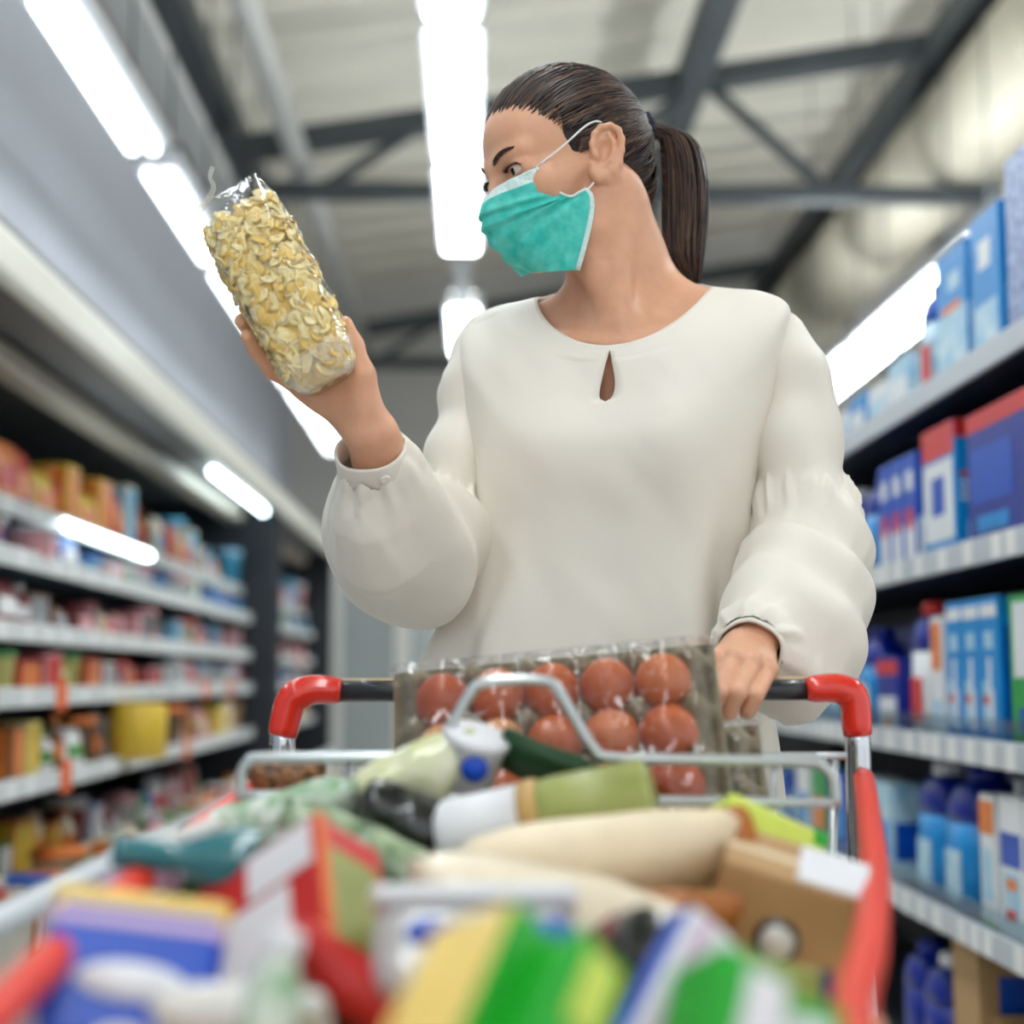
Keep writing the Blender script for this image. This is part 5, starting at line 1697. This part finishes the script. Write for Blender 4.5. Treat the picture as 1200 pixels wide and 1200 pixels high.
def tray_mesh():
    nu, nv = 72, 64
    V = []
    for i in range(nv + 1):
        for j in range(nu + 1):
            u, v = EW * j / nu, EHH * i / nv
            cu, cv = (u - bu) / EP, (v - bv) / EP
            inside = (-0.35 < cu < NCOL + 0.35) and (-0.3 < cv < NROW + 0.3)
            h = 0.030 * (math.cos(PI * cu) ** 2 * math.cos(PI * cv) ** 2) if inside else 0.012
            h += 0.010 * max(math.cos(PI * cu) ** 8, math.cos(PI * cv) ** 8) if inside else 0.010
            e = min(u, EW - u, v, EHH - v)
            if e < 0.008: h -= (0.008 - e) * 2.4
            h += 0.0012 * mnoise.noise(Vector((u * 60, v * 60, 0.4)))
            V.append(np.array((u, v, h)))
    F = grid_faces(nv + 1, nu + 1, False)
    n = len(V)
    V += [p - np.array((0, 0, 0.003)) for p in V]
    F += [tuple(q + n for q in f[::-1]) for f in F]
    b_ = [j for j in range(nu + 1)] + [i * (nu + 1) + nu for i in range(1, nv + 1)] + [nv * (nu + 1) + j for j in range(nu - 1, -1, -1)] + [i * (nu + 1) for i in range(nv - 1, 0, -1)]
    for q in range(len(b_)):
        a, c = b_[q], b_[(q + 1) % len(b_)]
        F.append((a, a + n, c + n, c))
    return new_mesh('tray', V, F, True)
EM = Matrix(((eu[0], ev[0], en[0], 0), (eu[1], ev[1], en[1], 0), (eu[2], ev[2], en[2], 0), (0, 0, 0, 1)))
tray = thing('egg_tray', 'grey pulp egg tray wrapped in clear film, propped against the handle', 'egg tray', tuple(t0_))
tm = tray_mesh()
pm_ = obj('pulp_tray', tm, m_pulp, tray); pm_.matrix_local = EM
# clear film stretched over the egg tops
nu, nv = 80, 64
V = []
eggs_at = [(c, r) for r in range(3) for c in range(NCOL)]
for i in range(nv + 1):
    for j in range(nu + 1):
        u, v = -0.003 + (EW + 0.006) * j / nu, -0.004 + (EHH + 0.004) * i / nv
        cu, cv = (u - bu) / EP, (v - bv) / EP
        inside = -0.1 < cu < NCOL + 0.1 and -0.1 < cv < NROW + 0.1
        h = 0.050
        if inside:
            du, dv = cu - math.floor(cu) - 0.5, cv - math.floor(cv) - 0.5
            h = 0.050 + 0.008 * max(0, 1 - (du * du + dv * dv) * 3.0)
        e = min(u + 0.003, EW + 0.003 - u, v + 0.004)
        h = h * min(1, max(0, e) / 0.020) ** 0.6
        h += 0.0030 * mnoise.noise(Vector((u * 75 + 3, v * 40, 1.7))) * min(1, max(0, e) / 0.02)
        V.append((u, v, h))
fo = obj('clear_wrap', new_mesh('wrap', V, grid_faces(nv + 1, nu + 1, False), True), m_film, tray); fo.matrix_local = EM
def egg_me():
    prof = []
    for i in range(15):
        a = PI * i / 14
        z = -math.cos(a)
        r_ = math.sin(a) * (1 - 0.10 * z)
        prof.append((max(0.0004, 0.0238 * r_), 0.0285 * z))
    return lathe_me(prof, 22)
eggm = egg_me()
R = random.Random(5)
rown = ['top', 'second', 'third']
for (c, r_) in eggs_at:
    mi = R.choice((0, 0, 1, 2))
    if r_ == 1 and c in (0, 1): mi = 3
    me = eggm.copy()
    me.materials.clear(); me.materials.append(m_egg[mi])
    p = t0_ + eu * (bu + (c + 0.5) * EP) + ev * (bv + (r_ + 0.5) * EP) + en * 0.026
    o = obj('egg', me, None)
    ax = Vector(tuple(en * 0.9 + np.array((R.uniform(-0.25, 0.25), 0, R.uniform(-0.2, 0.2)))))
    o.matrix_world = Matrix.Translation(tuple(p)) @ ax.to_track_quat('Z', 'Y').to_matrix().to_4x4()
    tag(o, '%s egg in the %s row of the wrapped tray, %s from the hand' % (['brown', 'dark brown', 'orange-brown', 'pale tan'][mi], rown[r_], ORD[4 - c]), 'egg', 'eggs in the wrapped tray')
tray2 = thing('egg_tray', 'second grey egg tray half hidden behind the wrapped one, under the hand', 'egg tray', tuple(np.array(P(522, 884, 1.352))))
o = obj('pulp_tray', tm.copy(), m_pulp, tray2); o.matrix_local = EM
o = obj('clear_wrap', fo.data.copy(), m_film, tray2); o.matrix_local = EM
# ================================================================== groceries heaped in the trolley
def g(name, cat, label, me, mat, px, py, Y, rot):
    o = obj(name, me, mat, None, tuple(P(px, py, Y)), tuple(math.radians(a) for a in rot))
    return tag(o, label, cat)
def gt(name, cat, label, px, py, Y, rot):
    return thing(name, label, cat, tuple(P(px, py, Y)), tuple(math.radians(a) for a in rot))
def mm(px, Y):
    return px * Y / FPX
mk = lambda n, c, r=0.4, **k: M('grocery_' + n, c, r, **k)
gr_red = mk('red', (196, 38, 34), 0.35, noise=0.08); gr_white = mk('white', (226, 226, 230), 0.4, noise=0.03); gr_blue = mk('blue', (12, 74, 190), 0.35, noise=0.06)
gr_yel = mk('yellow', (240, 206, 110), 0.4, noise=0.05); gr_green = mk('green', (24, 164, 38), 0.35, noise=0.06); gr_dgreen = mk('dark_green', (30, 70, 38), 0.3, noise=0.25, nscale=25)
gr_lime = mk('lime', (206, 222, 92), 0.4, noise=0.08); gr_kraft = mk('kraft', (176, 138, 92), 0.6, noise=0.08); gr_olive = mk('olive', (150, 156, 84), 0.35, noise=0.15, nscale=30)
gr_cream = mk('cream', (230, 212, 178), 0.4, noise=0.06, nscale=30); gr_rice = mk('rice', (232, 218, 192), 0.28, coat=0.5, noise=0.08, nscale=40); gr_amber = mk('amber', (166, 96, 30), 0.35, noise=0.15)
gr_black = mk('black', (20, 24, 22), 0.12, coat=0.8, noise=0.3, nscale=40, bump=0.5, bscale=18); gr_teal = mk('teal', (26, 110, 120), 0.15, coat=0.6, noise=0.2)
gr_salad = mk('salad', (26, 82, 22), 0.2, coat=0.7, noise=0.6, nscale=55, col2=(190, 208, 170), bump=0.4, bscale=25)  # pale second tone paints in leafy contrast and the bag's white highlights
gr_wg = mk('white_green', (232, 236, 228), 0.25, coat=0.6, noise=0.5, nscale=60, col2=(88, 150, 84))
gr_nut = mk('nuts', (70, 42, 26), 0.35, noise=0.8, nscale=110, col2=(176, 124, 78), bump=0.8, bscale=110)
gr_pasta = mk('pasta', (226, 224, 196), 0.25, coat=0.7, noise=0.3, nscale=30, col2=(200, 206, 140), bump=0.4, bscale=30)
gr_pink = mk('pink_print', (206, 176, 206), 0.4); gr_orange = mk('orange', (226, 106, 40), 0.4); gr_tan = mk('tan_ring', (190, 150, 84), 0.4); gr_navy = mk('navy', (24, 44, 104), 0.4)
gr_brown = mk('red_brown', (112, 40, 30), 0.35, noise=0.2); gr_tub = clear_film('tub_plastic', (236, 238, 240), 0.10, 0.12, 0.15, 20, haze=0.45)
gr_gum = mk('gum', (224, 222, 216), 0.4)
lay = lambda L, W, H_, b: box_me(L, W, H_, b)

# blue and yellow packet by the near rail
t = gt('snack_packet', 'packet', 'blue packet with yellow top band lying beside the left red rail', 150, 1158, 0.74, (-34, 8, 6))
obj('pack', lay(0.084, 0.035, 0.078, 0.006), gr_blue, t)
obj('yellow_band', box_me(0.0845, 0.0355, 0.012, 0.003, (0, 0, 0.036)), gr_yel, t)
obj('pale_band', box_me(0.0848, 0.0358, 0.008, 0.002, (0, 0, 0.0255)), gr_pink, t)
obj('printed_oval', lathe_me([(0.001, 0), (0.026, 0.0), (0.026, 0.001), (0.001, 0.0012)], 22, sy=0.36), gr_white, t, loc=(0.002, -0.0178, -0.004), rot=(PI / 2, 0, 0))
obj('printed_oval', lathe_me([(0.001, 0), (0.016, 0.0), (0.016, 0.001), (0.001, 0.0012)], 22, sy=0.7), gr_gum, t, loc=(0.004, -0.0178, -0.036), rot=(PI / 2, 0, 0))
# red box with white panels
t = gt('red_box', 'box', 'red carton with white label panels tipped on its edge', 335, 1112, 0.86, (-34, -32, -26))
obj('carton', lay(0.105, 0.055, 0.10, 0.002), gr_red, t)
obj('white_panel', boxb(-0.044, 0.030, -0.0290, -0.027, -0.036, 0.014), gr_white, t)
obj('white_panel', boxb(0.000, 0.048, -0.0290, -0.027, 0.018, 0.046), gr_white, t)
obj('white_panel', boxb(-0.030, 0.040, -0.024, 0.020, 0.0495, 0.0512), gr_white, t)
obj('green_panel', boxb(0.0520, 0.0535, -0.020, 0.020, -0.03, 0.03), gr_olive, t)
obj('orange_edge', boxb(0.0520, 0.0540, -0.027, -0.020, -0.05, 0.05), gr_orange, t)
# teal bottle on its side
t = gt('glass_bottle', 'bottle', 'dark teal glass bottle lying along the left side of the heap', 318, 1012, 0.90, (90, 0, 112))
t.rotation_euler = Euler((0, math.radians(-84), math.radians(12)))
obj('glass_body', lathe_me([(0.016, -0.05), (0.020, -0.046), (0.020, 0.02), (0.016, 0.035), (0.009, 0.052), (0.0085, 0.082), (0.010, 0.083), (0.010, 0.09), (0.006, 0.092)], 20), gr_teal, t)
obj('label', lathe_me([(0.0203, -0.03), (0.0205, -0.029), (0.0205, 0.01), (0.0203, 0.011)], 20), gr_dgreen, t)
# green salad bag
g('salad_bag', 'bag', 'crinkled green salad bag behind the red carton', pillow_me(0.13, 0.075, 0.05, seed=4, wob=0.007), gr_salad, 428, 1022, 1.0, (-45, 24, -8))
g('green_bag', 'bag', 'white bag with green leaf print below the seat flap wire', pillow_me(0.125, 0.06, 0.045, seed=5, wob=0.006), gr_wg, 325, 968, 1.10, (-35, -14, 6))
g('dark_packet', 'packet', 'small shiny black packet with blue glint by the left rail', pillow_me(0.04, 0.03, 0.02, seed=6, wob=0.004), gr_black, 240, 975, 1.17, (-30, -15, 10))
g('vegetable_bag', 'bag', 'long dark green bag under the leaf-print bag', pillow_me(0.13, 0.05, 0.03, seed=16, wob=0.004), gr_dgreen, 250, 1040, 0.96, (-40, -16, 10))
g('nut_bag', 'bag', 'bag of brown nuts in the corner under the red trolley corner', pillow_me(0.062, 0.036, 0.03, seed=7, wob=0.003), gr_nut, 338, 912, 1.24, (-60, 0, 0))
g('pasta_bag', 'bag', 'shiny clear bag of pale pasta in front of the egg tray', pillow_me(0.10, 0.07, 0.045, seed=8, wob=0.007), gr_pasta, 488, 915, 1.13, (-40, -22, 12))
t = gt('yogurt_pot', 'pot', 'white pot with blue round spot leaning on the egg tray', 550, 898, 1.13, (18, 14, 0))
obj('pot', lathe_me([(0.018, -0.03), (0.024, 0.02), (0.026, 0.021), (0.026, 0.026), (0.022, 0.028)], 20), gr_white, t)
obj('blue_spot', lathe_me([(0.0005, 0), (0.010, 0.0), (0.010, 0.0012), (0.0005, 0.0014)], 18), gr_blue, t, loc=(0.004, -0.0232, 0.008), rot=(PI / 2 - 0.1, 0, 0.1))
g('olive_bag', 'bag', 'glossy black bag of olives beside the white cap', pillow_me(0.075, 0.06, 0.045, seed=9, wob=0.008), gr_black, 478, 968, 1.08, (-40, 22, 0))
g('green_sachet', 'bag', 'dark green sachet stretched out in front of the eggs', pillow_me(0.125, 0.045, 0.02, seed=10, wob=0.004), gr_dgreen, 672, 912, 1.13, (-40, 24, 0))
# jar with white lid lying down
t = gt('jar', 'jar', 'jar with white lid and olive label lying across the heap', 622, 962, 1.06, (0, 0, 0))
t.rotation_euler = Euler((0, math.radians(78), math.radians(-12)))
obj('label_body', lathe_me([(0.020, 0.088), (0.027, 0.084), (0.0275, 0.02), (0.026, 0.004), (0.02, 0.0)], 24), gr_olive, t)
obj('tan_ring', lathe_me([(0.027, -0.004), (0.0285, -0.002), (0.0285, 0.008), (0.027, 0.010)], 24), gr_tan, t)
obj('lid', lathe_me([(0.018, -0.066), (0.0245, -0.064), (0.0265, -0.058), (0.0270, -0.004), (0.02, -0.003)], 24), gr_white, t)
# spaghetti pack and rice bags
t = gt('spaghetti_pack', 'packet', 'long cream pack with amber end lying under the jar', 700, 1010, 1.0, (0, 0, 0))
t.rotation_euler = Euler((math.radians(-35), math.radians(-7), math.radians(2)))
obj('cream_pack', pillow_me(0.185, 0.072, 0.055, seed=11, wob=0.002, tight=0.35), gr_cream, t)
obj('amber_end', box_me(0.030, 0.052, 0.036, 0.010, (0.090, 0, 0)), gr_amber, t)
g('rice_bag', 'bag', 'plump glossy white rice bag across the middle of the heap', pillow_me(0.18, 0.075, 0.06, seed=12, wob=0.004), gr_rice, 650, 1085, 0.90, (-38, 12, -4))
t = gt('plastic_tub', 'tub', 'see-through tub with two blue marks under the rice bag', 556, 1125, 0.80, (-28, 0, 0))
obj('tub_body', box_me(0.105, 0.05, 0.05, 0.014, (0, 0, 0), 3), gr_tub, t)
obj('tub_lid', box_me(0.108, 0.052, 0.010, 0.004, (0, 0, 0.028)), gr_white, t)
obj('blue_mark', lathe_me([(0.0005, 0), (0.013, 0.0), (0.013, 0.001), (0.0005, 0.0012)], 18, sy=0.55), gr_blue, t, loc=(-0.022, -0.0258, 0.006), rot=(PI / 2, 0, 0))
obj('blue_mark', lathe_me([(0.0005, 0), (0.013, 0.0), (0.013, 0.001), (0.0005, 0.0012)], 18, sy=0.55), gr_blue, t, loc=(0.038, -0.0258, 0.006), rot=(PI / 2, 0, 0))
# bright green cartons
t = gt('green_carton', 'box', 'bright green carton with cream side, nearest in the middle', 552, 1205, 0.60, (-30, 46, 26))
obj('carton', lay(0.040, 0.05, 0.085, 0.003), gr_green, t)
obj('cream_side', boxb(-0.0212, -0.0198, -0.023, 0.023, -0.04, 0.04), gr_yel, t)
t = gt('green_carton', 'box', 'bright green carton right of the cream-sided one', 632, 1222, 0.58, (-30, 46, 26))
obj('carton', lay(0.030, 0.04, 0.080, 0.003), gr_green, t)
obj('pale_print', boxb(-0.008, 0.008, -0.0212, -0.0198, 0.0, 0.034), gr_lime, t)
t = gt('green_carton', 'box', 'bright green carton at the foot of the kraft box', 838, 1235, 0.60, (-30, 30, 14))
obj('carton', lay(0.034, 0.04, 0.070, 0.003), gr_green, t)
obj('pale_print', boxb(-0.004, 0.014, -0.0212, -0.0198, -0.01, 0.03), gr_white, t)
t = gt('green_carton', 'box', 'low bright green carton in the near right corner', 905, 1240, 0.62, (-30, 10, -10))
obj('carton', lay(0.050, 0.04, 0.040, 0.003), gr_green, t)
obj('pale_print', boxb(-0.02, 0.02, -0.0212, -0.0198, 0.0, 0.012), gr_white, t)
# blue and white flat box
t = gt('flat_box', 'box', 'flat white box with blue and violet stripes pointing up right', 790, 1172, 0.72, (-30, 42, 10))
obj('carton', lay(0.034, 0.020, 0.085, 0.003), gr_white, t)
obj('blue_stripe', boxb(-0.0178, -0.0168, -0.008, 0.008, -0.04, 0.04), gr_blue, t)
obj('violet_stripe', boxb(-0.010, -0.004, -0.0112, -0.0098, -0.038, 0.038), gr_pink, t)
# lime carton and kraft box with dial
t = gt('lime_carton', 'box', 'lime and yellow carton behind the kraft box by the red rail', 890, 1008, 1.06, (-26, 24, 14))
obj('carton', lay(0.080, 0.040, 0.060, 0.003), gr_lime, t)
obj('green_corner', box_me(0.012, 0.041, 0.012, 0.001, (0.0345, 0, 0.0245)), gr_green, t)
obj('orange_patch', boxb(-0.038, -0.004, -0.0215, -0.0198, -0.026, 0.002), gr_orange, t)
t = gt('kraft_box', 'box', 'brown kraft box with white label and round dark stamp', 920, 1072, 0.97, (12, 16, -12))
obj('carton', lay(0.092, 0.075, 0.072, 0.002), gr_kraft, t)
obj('white_label', boxb(0.000, 0.044, -0.034, 0.030, 0.0362, 0.0378), gr_white, t)
obj('round_stamp', lathe_me([(0.0005, 0), (0.0145, 0.0), (0.0145, 0.001), (0.0005, 0.0012)], 24), gr_black, t, loc=(-0.002, -0.0378, -0.004), rot=(PI / 2, 0, 0))
obj('stamp_centre', lathe_me([(0.0005, 0), (0.0105, 0.0), (0.0105, 0.001), (0.0005, 0.0012)], 24), gr_gum, t, loc=(-0.002, -0.0388, -0.004), rot=(PI / 2, 0, 0))
obj('tape_strip', boxb(-0.0465, 0.0465, -0.008, 0.002, 0.0352, 0.0366), gr_cream, t)
t = gt('olive_box', 'box', 'olive carton with navy stripes under the kraft box', 918, 1195, 0.84, (-30, 16, 12))
obj('carton', lay(0.085, 0.05, 0.045, 0.003), gr_olive, t)
for k in range(3):
    obj('navy_stripe', boxb(0.010 + k * 0.012, 0.016 + k * 0.012, -0.0265, -0.0248, -0.022, 0.022), gr_navy, t)
# small things in the gaps
t = gt('small_bottle', 'bottle', 'small pale green bottle standing before the red carton', 322, 1165, 0.70, (-20, 8, 0))
obj('bottle_body', lathe_me([(0.012, -0.04), (0.014, -0.036), (0.014, 0.0), (0.008, 0.014), (0.007, 0.018)], 16), gr_wg, t)
obj('cap', lathe_me([(0.0085, 0.017), (0.009, 0.018), (0.009, 0.027), (0.007, 0.029)], 16), gr_white, t)
g('grey_bag', 'bag', 'crinkled pale grey bag in the near left gap', pillow_me(0.08, 0.05, 0.03, seed=13, wob=0.006), gr_gum, 285, 1195, 0.72, (-30, 0, 0))
g('red_sachet', 'bag', 'red and white sachet under the red carton', pillow_me(0.10, 0.05, 0.03, seed=14, wob=0.005), gr_red, 420, 1165, 0.80, (-30, 40, 0))
t = gt('sauce_jar', 'jar', 'red-brown sauce jar in the gap below the rice bag', 722, 1135, 0.82, (60, 0, 30))
obj('jar_body', lathe_me([(0.02, -0.03), (0.024, -0.026), (0.024, 0.02), (0.018, 0.028)], 20), gr_brown, t)
obj('jar_lid', lathe_me([(0.0185, 0.0275), (0.02, 0.028), (0.02, 0.038), (0.018, 0.04)], 20), gr_black, t)
g('ham_pack', 'packet', 'pale pack with brown slices behind the flat striped box', pillow_me(0.07, 0.05, 0.03, seed=15, wob=0.003), gr_amber, 800, 1075, 0.92, (-30, 0, 0))
g('tall_packet', 'packet', 'pale patterned packet standing behind the seat flap by the rail', box_me(0.05, 0.03, 0.09, 0.004), gr_wg, 700, 975, 1.2, (-10, 0, 0))
# cartons deep in the basket that carry the heap
for k, (x, y, z, sx, sy, sz, m, lab) in enumerate((
        (-0.075, 0.72, 0.575, 0.15, 0.26, 0.24, gr_kraft, 'big brown carton at the basket bottom under the blue packet'),
        (0.075, 0.70, 0.575, 0.13, 0.24, 0.24, gr_gum, 'pale carton at the basket bottom under the green cartons'),
        (-0.02, 1.00, 0.56, 0.14, 0.24, 0.27, gr_kraft, 'brown carton at the basket bottom under the salad bag'),
        (0.15, 0.98, 0.56, 0.16, 0.24, 0.25, gr_cream, 'cream carton at the basket bottom under the rice bag'),
        (0.10, 1.22, 0.515, 0.34, 0.12, 0.14, gr_kraft, 'wide brown carton carrying the egg trays'))):
    tag(obj('base_carton', box_me(sx, sy, sz, 0.003, (0, 0, sz / 2)), m, loc=(x, y, z)), lab, 'carton', 'cartons at the bottom of the trolley')

g('foil_wrapper', 'packet', 'pale crumpled wrapper hanging over the left rail', pillow_me(0.07, 0.04, 0.025, seed=21, wob=0.008), gr_gum, 205, 1000, 0.98, (-35, -20, 5))
g('pink_wrapper', 'packet', 'small red and white wrapper on the rail below the crumpled one', pillow_me(0.045, 0.03, 0.02, seed=22, wob=0.006), gr_pink, 165, 1035, 0.90, (-35, -20, 5))
